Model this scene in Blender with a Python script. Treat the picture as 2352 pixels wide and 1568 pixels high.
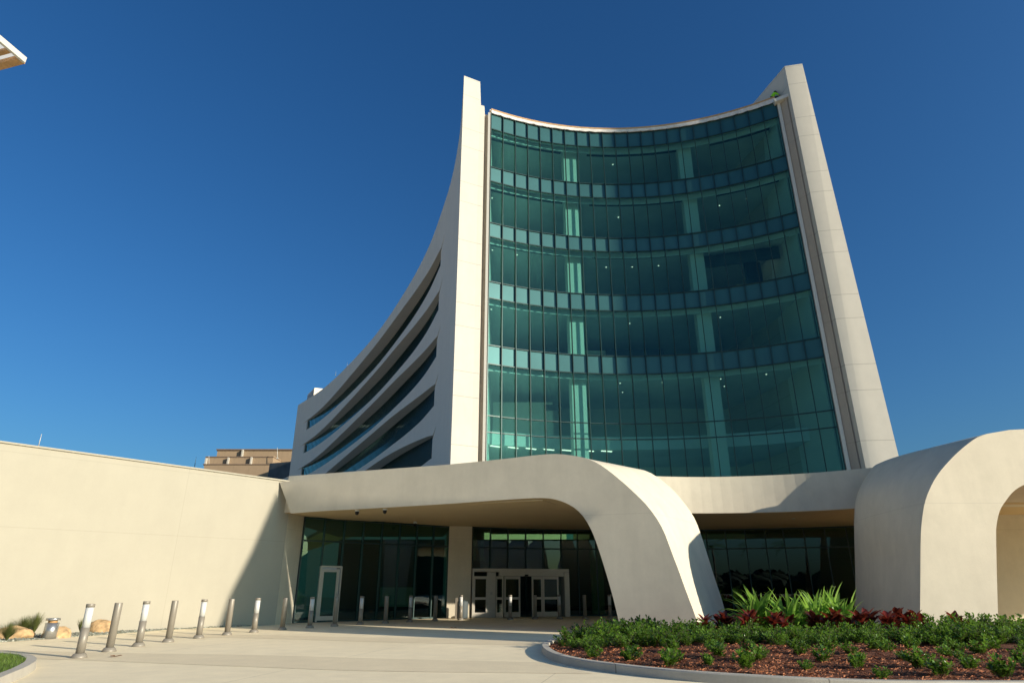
import bpy, bmesh, math, random
from mathutils import Vector, Matrix
random.seed(7)
R = math.radians
for o in list(bpy.data.objects): bpy.data.objects.remove(o)
S = bpy.context.scene
COL = S.collection
# ------------------------------------------------------------------ camera
F = 1450.0; PIT = math.atan(564 / F); CP, SP = math.cos(PIT), math.sin(PIT); EYE = 1.5
cd = bpy.data.cameras.new('camera'); cam = bpy.data.objects.new('camera', cd); COL.objects.link(cam)
cam.location = (0, 0, EYE); cam.rotation_euler = (math.pi / 2 + PIT, 0, 0)
cd.sensor_width = 36; cd.lens = 36 * F / 2352; cd.clip_start = .1; cd.clip_end = 4000
S.camera = cam
# ------------------------------------------------------------------ light
SUN_EL, SUN_AZ = R(17.3), math.atan2(.868, -.497)
w = bpy.data.worlds.new('World'); S.world = w; w.use_nodes = True
wn = w.node_tree; wn.nodes.clear()
sky = wn.nodes.new('ShaderNodeTexSky'); sky.sky_type = 'NISHITA'; sky.sun_disc = False
sky.sun_elevation = SUN_EL; sky.sun_rotation = SUN_AZ
sky.air_density = 1.1; sky.dust_density = 2.2; sky.ozone_density = 2.7; sky.altitude = 0
hs = wn.nodes.new('ShaderNodeHueSaturation'); hs.inputs['Saturation'].default_value = 1.22; hs.inputs['Value'].default_value = 1.0
bg = wn.nodes.new('ShaderNodeBackground'); bg.inputs['Strength'].default_value = 0.079
wo = wn.nodes.new('ShaderNodeOutputWorld')
wn.links.new(sky.outputs[0], hs.inputs['Color']); wb = wn.nodes.new('ShaderNodeMix'); wb.data_type = 'RGBA'; wb.blend_type = 'MULTIPLY'; wb.inputs[0].default_value = 1; wb.inputs[7].default_value = (.51, .88, 1.18, 1)
wn.links.new(hs.outputs[0], wb.inputs[6]); wn.links.new(wb.outputs[2], bg.inputs[0]); wn.links.new(bg.outputs[0], wo.inputs[0])
ld = bpy.data.lights.new('sun', 'SUN'); ld.energy = 5.0; ld.angle = R(.53); ld.color = (1.0, .885, .71)
sun = bpy.data.objects.new('sun', ld); COL.objects.link(sun)
sd = Vector((.868 * math.cos(SUN_EL), -.497 * math.cos(SUN_EL), math.sin(SUN_EL)))
sun.rotation_euler = (-sd).to_track_quat('-Z', 'Y').to_euler()
S.view_settings.view_transform = 'Standard'; S.view_settings.look = 'None'; S.view_settings.gamma = 1; S.view_settings.exposure = 0.43
S.cycles.max_bounces = 8; S.cycles.transparent_max_bounces = 16; S.cycles.diffuse_bounces = 4; S.cycles.glossy_bounces = 4
S.cycles.caustics_reflective = False; S.cycles.caustics_refractive = False; S.cycles.use_denoising = True

# ------------------------------------------------------------------ geometry helpers (surveying the photograph)
def T(row): return math.tan(math.atan((784 - row) / F) + PIT)
def V(px, py, d):                       # point on the ray of a pixel, d metres away along the ground
    z = d * T(py); return Vector(((px - 1176) / F * (d * CP + z * SP), d, z + EYE))
def VZ(px, py, z):                      # point on the ray of a pixel at height z
    return V(px, py, (z - EYE) / T(py))
def VP(px, py, x0, y0, m):              # point on the ray of a pixel in the vertical plane y = y0 + m (x - x0)
    k = (px - 1176) / F * (CP + T(py) * SP)
    return V(px, py, (y0 - m * x0) / (1 - m * k))
def lerp(a, b, t): return a + (b - a) * t
def spline(pts, n):                     # Catmull-Rom through points, resampled evenly
    P = [Vector(p) for p in pts]; P = [P[0] * 2 - P[1]] + P + [P[-1] * 2 - P[-2]]
    out = []
    for i in range(1, len(P) - 2):
        for k in range(12):
            t = k / 12; a, b, c, d = P[i - 1:i + 3]
            out.append(.5 * ((2 * b) + (c - a) * t + (2 * a - 5 * b + 4 * c - d) * t * t + (3 * b - a - 3 * c + d) * t ** 3))
    out.append(P[-2].copy())
    L = [0]
    for i in range(1, len(out)): L.append(L[-1] + (out[i] - out[i - 1]).length)
    res = []; j = 0
    for k in range(n):
        s = L[-1] * k / (n - 1)
        while j < len(L) - 2 and L[j + 1] < s: j += 1
        u = (s - L[j]) / max(L[j + 1] - L[j], 1e-9); res.append(lerp(out[j], out[j + 1], min(max(u, 0), 1)))
    return res
class MB:
    def __init__(s): s.v = []; s.f = []; s.sm = []
    def quad(s, *p, smooth=False):
        n = len(s.v); s.v += [tuple(q) for q in p]; s.f.append(tuple(range(n, n + len(p)))); s.sm.append(smooth); return s
    def strip(s, A, B, smooth=True):    # ruled surface between two polylines (own vertices)
        n = len(s.v); m = len(A); s.v += [tuple(p) for p in A] + [tuple(p) for p in B]
        for i in range(m - 1):
            s.f.append((n + i, n + i + 1, n + m + i + 1, n + m + i)); s.sm.append(smooth)
        return s
    def box(s, c, h, ax=0.0, tilt=None):   # centre, half sizes, rotation about z
        M = Matrix.Rotation(ax, 3, 'Z') if tilt is None else tilt
        n = len(s.v)
        for x in (-1, 1):
            for y in (-1, 1):
                for z in (-1, 1): s.v.append(tuple(Vector(c) + M @ Vector((x * h[0], y * h[1], z * h[2]))))
        for q in ((0, 1, 3, 2), (4, 6, 7, 5), (0, 4, 5, 1), (2, 3, 7, 6), (0, 2, 6, 4), (1, 5, 7, 3)):
            s.f.append(tuple(n + i for i in q)); s.sm.append(False)
        return s
    def bar(s, a, b, w, h):             # box beam from a to b, width w (sideways), height h
        a = Vector(a); b = Vector(b); d = b - a; x = d.normalized(); up = Vector((0, 0, 1))
        if abs(x.z) > .99: up = Vector((0, 1, 0))
        y = up.cross(x).normalized(); z = x.cross(y); M = Matrix((x, y, z)).transposed()
        return s.box((a + b) / 2, (d.length / 2, w / 2, h / 2), tilt=M)
    def prism(s, poly, z0, z1):
        n = len(s.v); m = len(poly)
        s.v += [(p[0], p[1], z0) for p in poly] + [(p[0], p[1], z1) for p in poly]
        s.f.append(tuple(n + i for i in reversed(range(m)))); s.f.append(tuple(n + m + i for i in range(m))); s.sm += [False, False]
        for i in range(m):
            j = (i + 1) % m; s.f.append((n + i, n + j, n + m + j, n + m + i)); s.sm.append(False)
        return s
    def lathe(s, c, prof, n=20, cap=True, smooth=True):
        b = len(s.v)
        for r, z in prof:
            for k in range(n):
                a = 2 * math.pi * k / n; s.v.append((c[0] + r * math.cos(a), c[1] + r * math.sin(a), c[2] + z))
        for i in range(len(prof) - 1):
            for k in range(n):
                l = (k + 1) % n; s.f.append((b + i * n + k, b + i * n + l, b + (i + 1) * n + l, b + (i + 1) * n + k)); s.sm.append(smooth)
        if cap:
            s.f.append(tuple(b + k for k in reversed(range(n)))); s.sm.append(False)
            e = b + (len(prof) - 1) * n; s.f.append(tuple(e + k for k in range(n))); s.sm.append(False)
        return s
    def tube(s, pts, r0, r1=None, n=6):
        r1 = r0 if r1 is None else r1; b = len(s.v); pts = [Vector(p) for p in pts]; m = len(pts)
        for i, p in enumerate(pts):
            d = (pts[min(i + 1, m - 1)] - pts[max(i - 1, 0)]).normalized(); u = d.orthogonal().normalized(); v = d.cross(u)
            r = lerp(r0, r1, i / max(m - 1, 1))
            for k in range(n):
                a = 2 * math.pi * k / n; s.v.append(tuple(p + u * r * math.cos(a) + v * r * math.sin(a)))
        for i in range(m - 1):
            for k in range(n):
                l = (k + 1) % n; s.f.append((b + i * n + k, b + i * n + l, b + (i + 1) * n + l, b + (i + 1) * n + k)); s.sm.append(True)
        s.f.append(tuple(b + k for k in reversed(range(n)))); s.f.append(tuple(b + (m - 1) * n + k for k in range(n))); s.sm += [False] * 2
        return s
    def build(s, name, mat, parent=None, loc=None, fix=False):
        me = bpy.data.meshes.new(name); L = Vector(loc) if loc is not None else Vector((0, 0, 0))
        me.from_pydata([tuple(Vector(p) - L) for p in s.v], [], s.f)
        me.polygons.foreach_set('use_smooth', s.sm); me.materials.append(mat)
        if fix:
            bm = bmesh.new(); bm.from_mesh(me); bmesh.ops.remove_doubles(bm, verts=bm.verts, dist=.0005)
            bmesh.ops.recalc_face_normals(bm, faces=bm.faces); bm.to_mesh(me); bm.free()
        me.update()
        o = bpy.data.objects.new(name, me); COL.objects.link(o); o.location = L
        if parent is not None: o.parent = parent; o.matrix_parent_inverse = Matrix.Translation(-parent.location)
        return o
def tag(o, label=None, cat=None, group=None, kind=None):
    for k, v in (('label', label), ('category', cat), ('group', group), ('kind', kind)):
        if v: o[k] = v
    return o
def thing(name, loc, label, cat, group=None):
    o = bpy.data.objects.new(name, None); COL.objects.link(o); o.location = loc; o.empty_display_size = .3
    return tag(o, label, cat, group)
def copy_tree(o, parent=None):
    c = o.copy(); COL.objects.link(c)
    if parent is not None: c.parent = parent
    for ch in [x for x in o.children]: copy_tree(ch, c)
    return c
ORD = ['first', 'second', 'third', 'fourth', 'fifth', 'sixth', 'seventh', 'eighth', 'ninth', 'tenth', 'eleventh', 'twelfth', 'thirteenth', 'fourteenth', 'fifteenth',
       'sixteenth', 'seventeenth', 'eighteenth', 'nineteenth', 'twentieth'] + ['twenty-' + x for x in ('first', 'second', 'third', 'fourth', 'fifth', 'sixth', 'seventh', 'eighth', 'ninth')] + \
      ['thirtieth'] + ['thirty-' + x for x in ('first', 'second', 'third', 'fourth', 'fifth', 'sixth', 'seventh', 'eighth', 'ninth')] + ['fortieth']

# ------------------------------------------------------------------ materials
def nodes(m): m.use_nodes = True; nt = m.node_tree; return nt, nt.nodes['Principled BSDF']
def NN(nt, t, **kw):
    n = nt.nodes.new(t)
    for k, v in kw.items(): setattr(n, k, v)
    return n
def mth(nt, op, a, b=None, c=None):
    n = NN(nt, 'ShaderNodeMath', operation=op)
    for i, x in enumerate((a, b, c)):
        if x is None: continue
        if isinstance(x, (int, float)): n.inputs[i].default_value = x
        else: nt.links.new(x, n.inputs[i])
    return n.outputs[0]
def mixc(nt, f, a, b, bt='MIX'):
    n = NN(nt, 'ShaderNodeMix', data_type='RGBA', blend_type=bt)
    for i, x in ((0, f), (6, a), (7, b)):
        if isinstance(x, (int, float)): n.inputs[i].default_value = x
        elif isinstance(x, tuple): n.inputs[i].default_value = (*x, 1)
        else: nt.links.new(x, n.inputs[i])
    return n.outputs[2]
def noise(nt, scale, detail=4, rough=.55, vec=None, sc=None):
    n = NN(nt, 'ShaderNodeTexNoise'); n.inputs['Scale'].default_value = scale; n.inputs['Detail'].default_value = detail; n.inputs['Roughness'].default_value = rough
    g = NN(nt, 'ShaderNodeNewGeometry'); src = vec or g.outputs['Position']
    if sc:
        mp = NN(nt, 'ShaderNodeMapping'); mp.inputs['Scale'].default_value = sc; nt.links.new(src, mp.inputs[0]); src = mp.outputs[0]
    nt.links.new(src, n.inputs['Vector']); return n.outputs['Fac']
def ramp(nt, fac, stops):
    n = NN(nt, 'ShaderNodeValToRGB'); e = n.color_ramp.elements
    while len(e) < len(stops): e.new(.5)
    for i, (p, c) in enumerate(stops): e[i].position = p; e[i].color = (*c, 1) if isinstance(c, tuple) else (c, c, c, 1)
    nt.links.new(fac, n.inputs[0]); return n.outputs[0]
def bump(nt, b, h, s, d):
    n = NN(nt, 'ShaderNodeBump'); n.inputs['Strength'].default_value = s; n.inputs['Distance'].default_value = d
    nt.links.new(h, n.inputs['Height']); nt.links.new(n.outputs[0], b.inputs['Normal'])
def mat(name, col, rough=.6, metal=0, var=0, vscale=8, bmp=0, bscale=60, spec=None, emit=None):
    m = bpy.data.materials.new(name); nt, b = nodes(m)
    b.inputs['Base Color'].default_value = (*col, 1); b.inputs['Roughness'].default_value = rough; b.inputs['Metallic'].default_value = metal
    if spec is not None: b.inputs['Specular IOR Level'].default_value = spec
    if var:
        c = ramp(nt, noise(nt, vscale), [(.3, tuple(x * (1 - var) for x in col)), (.7, tuple(min(1, x * (1 + var)) for x in col))]); nt.links.new(c, b.inputs['Base Color'])
    if bmp: bump(nt, b, noise(nt, bscale, 5), bmp, .02)
    if emit: b.inputs['Emission Color'].default_value = (*emit[0], 1); b.inputs['Emission Strength'].default_value = emit[1]
    return m
def concrete(name, col, zj=(), uj=(), stain=.06, grain=.02, rough=.85, width=.012, dark=.72):
    m = bpy.data.materials.new(name); nt, b = nodes(m); g = NN(nt, 'ShaderNodeNewGeometry'); sx = NN(nt, 'ShaderNodeSeparateXYZ'); nt.links.new(g.outputs['Position'], sx.inputs[0])
    big = noise(nt, .35, 5, .6); st = noise(nt, 1.0, 6, .65, sc=(1.6, 1.6, .22)); fine = noise(nt, 22, 6, .7)
    v = mth(nt, 'ADD', mth(nt, 'MULTIPLY', mth(nt, 'SUBTRACT', big, .5), 2.4 * stain), mth(nt, 'MULTIPLY', mth(nt, 'SUBTRACT', st, .5), 2.0 * stain))
    v = mth(nt, 'ADD', v, mth(nt, 'MULTIPLY', mth(nt, 'SUBTRACT', fine, .5), grain * 4)); v = mth(nt, 'ADD', v, 1.0)
    cl = ramp(nt, noise(nt, 1.7, 7, .68), [(.38, 0.0), (.62, 1.0)]); v = mth(nt, 'ADD', v, mth(nt, 'MULTIPLY', mth(nt, 'SUBTRACT', cl, .5), stain * .55))
    for off, per in zj:
        t = mth(nt, 'DIVIDE', mth(nt, 'SUBTRACT', sx.outputs[2], off), per); r = mth(nt, 'SUBTRACT', t, mth(nt, 'ROUND', t))
        k = mth(nt, 'LESS_THAN', mth(nt, 'MULTIPLY', mth(nt, 'ABSOLUTE', r), per), width); v = mth(nt, 'MULTIPLY', v, mth(nt, 'SUBTRACT', 1.0, mth(nt, 'MULTIPLY', k, 1 - dark)))
    for dx, dy, off, per in uj:
        u = mth(nt, 'ADD', mth(nt, 'MULTIPLY', sx.outputs[0], dx), mth(nt, 'MULTIPLY', sx.outputs[1], dy))
        t = mth(nt, 'DIVIDE', mth(nt, 'SUBTRACT', u, off), per); r = mth(nt, 'SUBTRACT', t, mth(nt, 'ROUND', t))
        k = mth(nt, 'LESS_THAN', mth(nt, 'MULTIPLY', mth(nt, 'ABSOLUTE', r), per), width); v = mth(nt, 'MULTIPLY', v, mth(nt, 'SUBTRACT', 1.0, mth(nt, 'MULTIPLY', k, 1 - dark)))
    sc = NN(nt, 'ShaderNodeVectorMath', operation='SCALE'); sc.inputs[0].default_value = col; nt.links.new(v, sc.inputs['Scale']); nt.links.new(sc.outputs[0], b.inputs['Base Color'])
    b.inputs['Roughness'].default_value = rough; b.inputs['Specular IOR Level'].default_value = .25
    bump(nt, b, noise(nt, 30, 6, .7), .25, .01); return m
def glass(name, tint, base=.04, gain=1.0, rough=.0, rcol=(1, 1, 1)):
    m = bpy.data.materials.new(name); m.use_nodes = True; nt = m.node_tree; nt.nodes.clear()
    out = NN(nt, 'ShaderNodeOutputMaterial'); tr = NN(nt, 'ShaderNodeBsdfTransparent'); tr.inputs[0].default_value = (*[math.sqrt(x) for x in tint], 1)
    gl = NN(nt, 'ShaderNodeBsdfGlossy'); gl.inputs['Roughness'].default_value = rough; gl.inputs[0].default_value = (*rcol, 1)
    fr = NN(nt, 'ShaderNodeFresnel'); fr.inputs[0].default_value = 1.52; g = NN(nt, 'ShaderNodeNewGeometry')
    k = mth(nt, 'MULTIPLY', mth(nt, 'ADD', mth(nt, 'MULTIPLY', fr.outputs[0], gain), base), mth(nt, 'SUBTRACT', 1.0, g.outputs['Backfacing']))
    k = mth(nt, 'MINIMUM', k, .9)
    mx = NN(nt, 'ShaderNodeMixShader'); nt.links.new(k, mx.inputs[0]); nt.links.new(tr.outputs[0], mx.inputs[1]); nt.links.new(gl.outputs[0], mx.inputs[2])
    # slight waviness of the sheets
    bn = NN(nt, 'ShaderNodeBump'); bn.inputs['Strength'].default_value = .06; bn.inputs['Distance'].default_value = .02
    nt.links.new(noise(nt, .9, 2), bn.inputs['Height']); nt.links.new(bn.outputs[0], gl.inputs['Normal'])
    nt.links.new(mx.outputs[0], out.inputs[0]); return m
def leafmat(name, c1, c2, rough=.35, trans=.25, vs=3.0):
    m = bpy.data.materials.new(name); nt, b = nodes(m)
    oi = NN(nt, 'ShaderNodeObjectInfo'); f = mth(nt, 'ADD', mth(nt, 'MULTIPLY', noise(nt, vs, 3), .8), mth(nt, 'MULTIPLY', oi.outputs['Random'], .25))
    nt.links.new(ramp(nt, f, [(.3, c1), (.75, c2)]), b.inputs['Base Color']); b.inputs['Roughness'].default_value = rough
    tl = NN(nt, 'ShaderNodeBsdfTranslucent'); tl.inputs[0].default_value = (*[min(1, x * 1.6) for x in c2], 1)
    mx = NN(nt, 'ShaderNodeMixShader'); mx.inputs[0].default_value = trans; out = nt.nodes['Material Output']
    nt.links.new(b.outputs[0], mx.inputs[1]); nt.links.new(tl.outputs[0], mx.inputs[2]); nt.links.new(mx.outputs[0], out.inputs[0]); return m

WHITE = (.57, .54, .475)
FINZ = [(37.1 - 2.9, 4.88), (37.1 - 4.6, 4.88)]
M_fin = concrete('precast_fin_panels', WHITE, zj=FINZ, stain=.06, width=.018, dark=.62)
M_wing = concrete('precast_wing_shade_lifted', (.80, .715, .585), uj=[(0, 1, 0, 9.0)], stain=.05, dark=.9)  # same white as the fins, lightened and warmed to make up for its shade
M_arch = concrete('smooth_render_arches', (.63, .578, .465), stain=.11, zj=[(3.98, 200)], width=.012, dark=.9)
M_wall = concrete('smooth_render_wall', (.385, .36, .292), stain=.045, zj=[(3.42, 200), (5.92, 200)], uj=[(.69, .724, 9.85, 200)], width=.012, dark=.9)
M_soff = concrete('soffit_bounce_tan', (.60, .46, .27), stain=.06)  # tan stands in for warm light bounced up from the paving
M_strip = concrete('grey_recess_cladding', (.42, .37, .31), zj=FINZ, stain=.08)
M_frame = mat('dark_anodised_frame', (.02, .05, .05), .35, .3)
M_lightframe = mat('pale_metal_trim', (.62, .6, .54), .4, .1, var=.05)
M_door = mat('champagne_metal_door', (.55, .52, .46), .38, .35, var=.04)
M_glass = glass('teal_vision_glass', (.38, .66, .61), base=.03, gain=1.0, rcol=(.42, .80, .74))
M_glass_low = glass('green_entrance_glass', (.12, .29, .16), base=.03, gain=1.15, rcol=(.75, .92, .95))
M_glass_wing = glass('blue_wing_glass', (.02, .05, .06), base=.20, gain=1.6, rcol=(.7, 1, .95))
M_spand = mat('teal_spandrel_panel', (.028, .112, .116), .48, .45, var=.08, vscale=.5); M_spand.node_tree.nodes['Principled BSDF'].inputs['Coat Weight'].default_value = .5; M_spand.node_tree.nodes['Principled BSDF'].inputs['Coat Roughness'].default_value = .03
M_membrane = mat('pale_roof_membrane', (.66, .64, .6), .6, 0, var=.15, vscale=3, bmp=.6, bscale=4)
M_wood = mat('orange_timber', (.50, .29, .12), .6, 0, var=.2, vscale=4)
M_int = mat('interior_plaster', (.76, .77, .72), .9, 0, var=.05, vscale=.4)
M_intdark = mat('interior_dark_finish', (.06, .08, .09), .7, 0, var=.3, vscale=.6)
M_ceil = mat('interior_ceiling_tile', (.66, .70, .70), .9, 0, var=.12, vscale=.3)
M_lamp = mat('lit_ceiling_lamp', (1, .95, .8), .5, emit=((1, .93, .72), 1.5))
M_pave = concrete('pale_plaza_concrete', (.86, .745, .52), stain=.10, grain=.05, uj=[(.497, .868, 5.3, 200), (.97, -.24, -7.6, 5.2)], width=.012, dark=.78)
M_band = concrete('brushed_concrete_band', (.76, .65, .45), stain=.08, grain=.07)
M_kerb = concrete('grey_kerb_concrete', (.46, .43, .37), stain=.18, grain=.06, uj=[(1, 0, 1.95, 3.05)], width=.010, dark=.5)
M_steel = mat('taupe_powder_coat', (.25, .225, .185), .45, .12, var=.05)
M_lens = mat('frosted_white_lens', (.58, .59, .58), .25)
M_dark = mat('dark_opening', (.012, .012, .013), .8)
M_brush = mat('brushed_silver_metal', (.42, .42, .41), .34, .8, var=.06, vscale=20)
M_tan = concrete('tan_concrete_building', (.33, .24, .155), stain=.08, uj=[(1, 0, 0, 4.2)], width=.05, dark=.85)
M_tandark = mat('tan_roof_edge', (.20, .14, .10), .8)
M_leaf = leafmat('glossy_green_leaves', (.016, .045, .005), (.145, .27, .03), .26, .26, 9)
M_lily = leafmat('strap_lily_leaves', (.035, .10, .012), (.26, .44, .07), .35, .35, 5)
M_red = leafmat('dark_red_leaves', (.022, .014, .006), (.20, .03, .018), .3, .22, 5)
M_grass = leafmat('lawn_blades', (.05, .10, .012), (.16, .25, .035), .5, .35, 3)
M_tuft = leafmat('wispy_grass_blades', (.045, .07, .015), (.15, .17, .045), .6, .3, 2)
M_stem = mat('brown_stem', (.10, .07, .04), .8)
M_bark = mat('palm_bark', (.20, .16, .12), .9, 0, var=.3, vscale=6, bmp=.8, bscale=12)
M_boulder = mat('golden_limestone', (.52, .34, .17), .85, 0, var=.5, vscale=4.5, bmp=1.0, bscale=14)
M_flower = mat('pale_flower', (.8, .76, .62), .6)
M_bounce_ground = mat('distant_ground', (.60, .50, .36), .9, 0, var=.2, vscale=.1)  # unseen ground lightened to sand so it bounces warm light onto shaded walls

def mulchmat():
    m = bpy.data.materials.new('red_brown_mulch'); nt, b = nodes(m)
    n1 = noise(nt, 26, 6, .75); n2 = noise(nt, 1.2, 3); vo = NN(nt, 'ShaderNodeTexVoronoi'); vo.inputs['Scale'].default_value = 38; g = NN(nt, 'ShaderNodeNewGeometry')
    nt.links.new(g.outputs['Position'], vo.inputs['Vector'])
    c = ramp(nt, n1, [(.3, (.05, .014, .006)), (.5, (.17, .05, .02)), (.72, (.42, .16, .065))]); c = mixc(nt, mth(nt, 'MULTIPLY', n2, .5), c, (.10, .03, .015))
    nt.links.new(c, b.inputs['Base Color']); b.inputs['Roughness'].default_value = .95
    bump(nt, b, mth(nt, 'ADD', n1, vo.outputs['Distance']), 1.0, .04); return m
M_mulch = mulchmat()
M_chip = leafmat('mulch_chips', (.07, .018, .008), (.46, .17, .07), .8, 0, 9)
def gravelmat():
    m = bpy.data.materials.new('grey_green_gravel'); nt, b = nodes(m); g = NN(nt, 'ShaderNodeNewGeometry')
    vo = NN(nt, 'ShaderNodeTexVoronoi'); vo.inputs['Scale'].default_value = 16; nt.links.new(g.outputs['Position'], vo.inputs['Vector'])
    sp = NN(nt, 'ShaderNodeSeparateColor'); nt.links.new(vo.outputs['Color'], sp.inputs[0])
    nt.links.new(ramp(nt, sp.outputs[0], [(0, (.10, .11, .085)), (.6, (.24, .25, .20)), (1, (.46, .46, .40))]), b.inputs['Base Color'])
    b.inputs['Roughness'].default_value = .9; bump(nt, b, mth(nt, 'SUBTRACT', 1.0, vo.outputs['Distance']), 1.0, .05); return m
M_gravel = gravelmat()

# ================================================================== SETTING
def struct(o, label=None): o['kind'] = 'structure'; return o
struct(MB().quad((-900, -900, -.03), (900, -900, -.03), (900, 1500, -.03), (-900, 1500, -.03)).build('ground', M_bounce_ground))
struct(MB().quad((-40, -12, 0), (44, -12, 0), (44, 47, 0), (-40, 47, 0)).build('plaza_pavement', M_pave))
def band(l1, l2, name='pavement_band'):
    A = [Vector((x, y, .004)) for x, y in l1]; B = [Vector((x, y, .004)) for x, y in l2]
    struct(MB().strip(spline(A, 20), spline(B, 20), False).build(name, M_band))
band([(-12.9, 17.9), (-10.1, 17.28), (-6.05, 16.7), (-3.0, 15.9), (.8, 15.1)], [(-12.6, 16.3), (-9.33, 15.49), (-4.93, 14.2), (-2.6, 13.6), (1.5, 13.2)])
band([(-12.6, 24.4), (-9, 23.6), (-4.5, 22.4), (1.2, 21.2)], [(-12.6, 22.9), (-7.83, 21.9), (-4.0, 20.6), (.8, 19.3)])

# ================================================================== HOSPITAL TOWER
tower = thing('hospital_tower', (9.4, 42, 0), 'tall white medical tower with concave teal glass front and a long curved wing', 'building')
GA, GB = Vector((-1.7, 40.36)), Vector((20.5, 39.0)); SAG = 2.95
ch = (GB - GA); Lc = ch.length; ux = ch / Lc; un = Vector((-ux.y, ux.x))          # un points away from the camera
Rg = ((Lc / 2) ** 2 + SAG ** 2) / (2 * SAG); gc = (GA + GB) / 2 + un * (SAG - Rg); a_half = math.asin(Lc / 2 / Rg)
def garc(t, off=0):    # t 0..1 along the glass; off moves inwards
    a = -a_half + 2 * a_half * t; p = gc + un * (Rg + off) * math.cos(a) + ux * (Rg + off) * math.sin(a); return p
NP = 22
sills = [35.15, 30.1, 25.15, 20.3, 15.45, 10.5]; heads = [33.7, 28.8, 23.96, 19.0, 14.1, 9.4]; BASE = 4.75
E_ = EYE
def pane_box(mb, t0, t1, z0, z1, th=.02, off=0.0, inset=.0):
    a, b = garc(t0, off), garc(t1, off); d = (b - a); n = Vector((-d.y, d.x)).normalized(); d.normalize(); a = a + d * inset; b = b - d * inset
    c = (a + b) / 2 + n * th / 2
    mb.box((c.x, c.y, (z0 + z1) / 2), ((b - a).length / 2, th / 2, (z1 - z0) / 2), math.atan2(d.y, d.x)); return mb
vis = [(30.1, 33.7), (25.15, 28.8), (20.3, 23.96), (15.45, 19.0), (10.5, 14.1), (9.4, 10.5), (BASE, 9.4)]
stuffp = MB()
for r, (z0, z1) in enumerate(vis):
    for k in range(NP):
        if r in (0, 5): pane_box(stuffp, k / NP, (k + 1) / NP, z0 + E_, z1 + E_); continue
        pane_box(MB(), k / NP, (k + 1) / NP, z0 + E_, z1 + E_).build('window_pane', M_glass, tower)
tag(stuffp.build('window_pane', M_glass, tower), kind='stuff')
stuffp = MB()
for r in range(5):
    for k in range(NP):
        mb = MB() if r in (1, 2, 3, 4) else stuffp
        pane_box(mb, k / NP, (k + 1) / NP, heads[r] + E_, sills[r] + E_, .05)
        if mb is not stuffp: mb.build('spandrel_panel', M_spand, tower)
tag(stuffp.build('spandrel_panel', M_spand, tower), kind='stuff')
# mullions, transoms
for k in range(NP + 1):
    mv = MB()
    p = garc(k / NP, -.02); a = math.atan2(-(p - gc).x * 0 + 0, 1); q = (p - gc).normalized(); ang = math.atan2(q.y, q.x)
    mv.box((p.x - q.x * .05, p.y - q.y * .05, (BASE + 35.15) / 2 + E_), (.085, .026, (35.15 - BASE) / 2), ang)
    mv.build('mullion_grid', M_frame, tower)
for z in sills + heads + [BASE]:
    mh = MB()
    for k in range(NP):
        a, b = garc(k / NP, -.035), garc((k + 1) / NP, -.035); mh.bar((a.x, a.y, z + E_), (b.x, b.y, z + E_), .07, .075)
    mh.build('transom_rail', M_frame, tower)
# interior storeys
def arcpoly(off, yb, x0=-1.62, x1=20.4, n=24):
    P = [garc(k / n, off) for k in range(n + 1)]; return [(p.x, p.y) for p in P] + [(x1 + .05, yb), (x0 - .05, yb)]
YB = 53.0
for r in range(5):
    o = MB().prism(arcpoly(.25, YB), heads[r] + .28 + E_, sills[r] - .12 + E_).build('storey_slab', M_ceil, tower)
MB().prism(arcpoly(.25, YB), 4.0 + E_, 4.7 + E_).build('storey_slab', M_int, tower)
MB().prism([(p.x, p.y) for p in (garc(k / 24, 3.2) for k in range(25))] + [(20.4, YB), (-1.7, YB)], 9.35 + E_, 10.3 + E_).build('mezzanine_floor', M_ceil, tower)
iw = MB(); iw.box((9.4, YB + .1, 20 + E_), (11.2, .1, 16)); iw.box((-1.72, 46.9, 20 + E_), (.06, 6.2, 15.9)); iw.box((20.5, 46.3, 20 + E_), (.06, 6.8, 15.9)); iw.build('interior_wall', M_int, tower)
# partition cores closer to the glass on the left half of most storeys
for r, (x0, x1, y) in enumerate([(1, 5, 50), (12, 20, 50.5), (13, 19.5, 50), (-1.5, 12.6, 49.5), (-1.5, 3.2, 48)]):
    MB().box(((x0 + x1) / 2, y, (sills[r] + heads[r]) / 2 - 3.0 + E_), ((x1 - x0) / 2, .1, 1.75)).build('partition', M_int, tower)
for x in (4.75, 14.2):
    y = 43.9 if x < 9 else 43.2
    MB().box((x, y, (4.7 + 35) / 2 + E_), (.52, .52, 15.1), .1 if x < 9 else -.1).build('column', M_int, tower)
# light coves: pale shade-box strip and dark slot just inside each head
cov = MB(); slot = MB()
for r in range(5):
    z = heads[r] + E_
    for k in range(NP):
        a, b = garc((k + .02) / NP, .45), garc((k + .98) / NP, .45); cov.bar((a.x, a.y, z - .10), (b.x, b.y, z - .10), .06, .42)
        a, b = garc((k + .0) / NP, 1.35), garc((k + 1) / NP, 1.35)
        if k not in (6, 7, 15, 16): slot.bar((a.x, a.y, z + .22), (b.x, b.y, z + .22), .10, .14)
cov.build('shade_box', M_ceil, tower); slot.build('ceiling_slot', M_intdark, tower)
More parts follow.
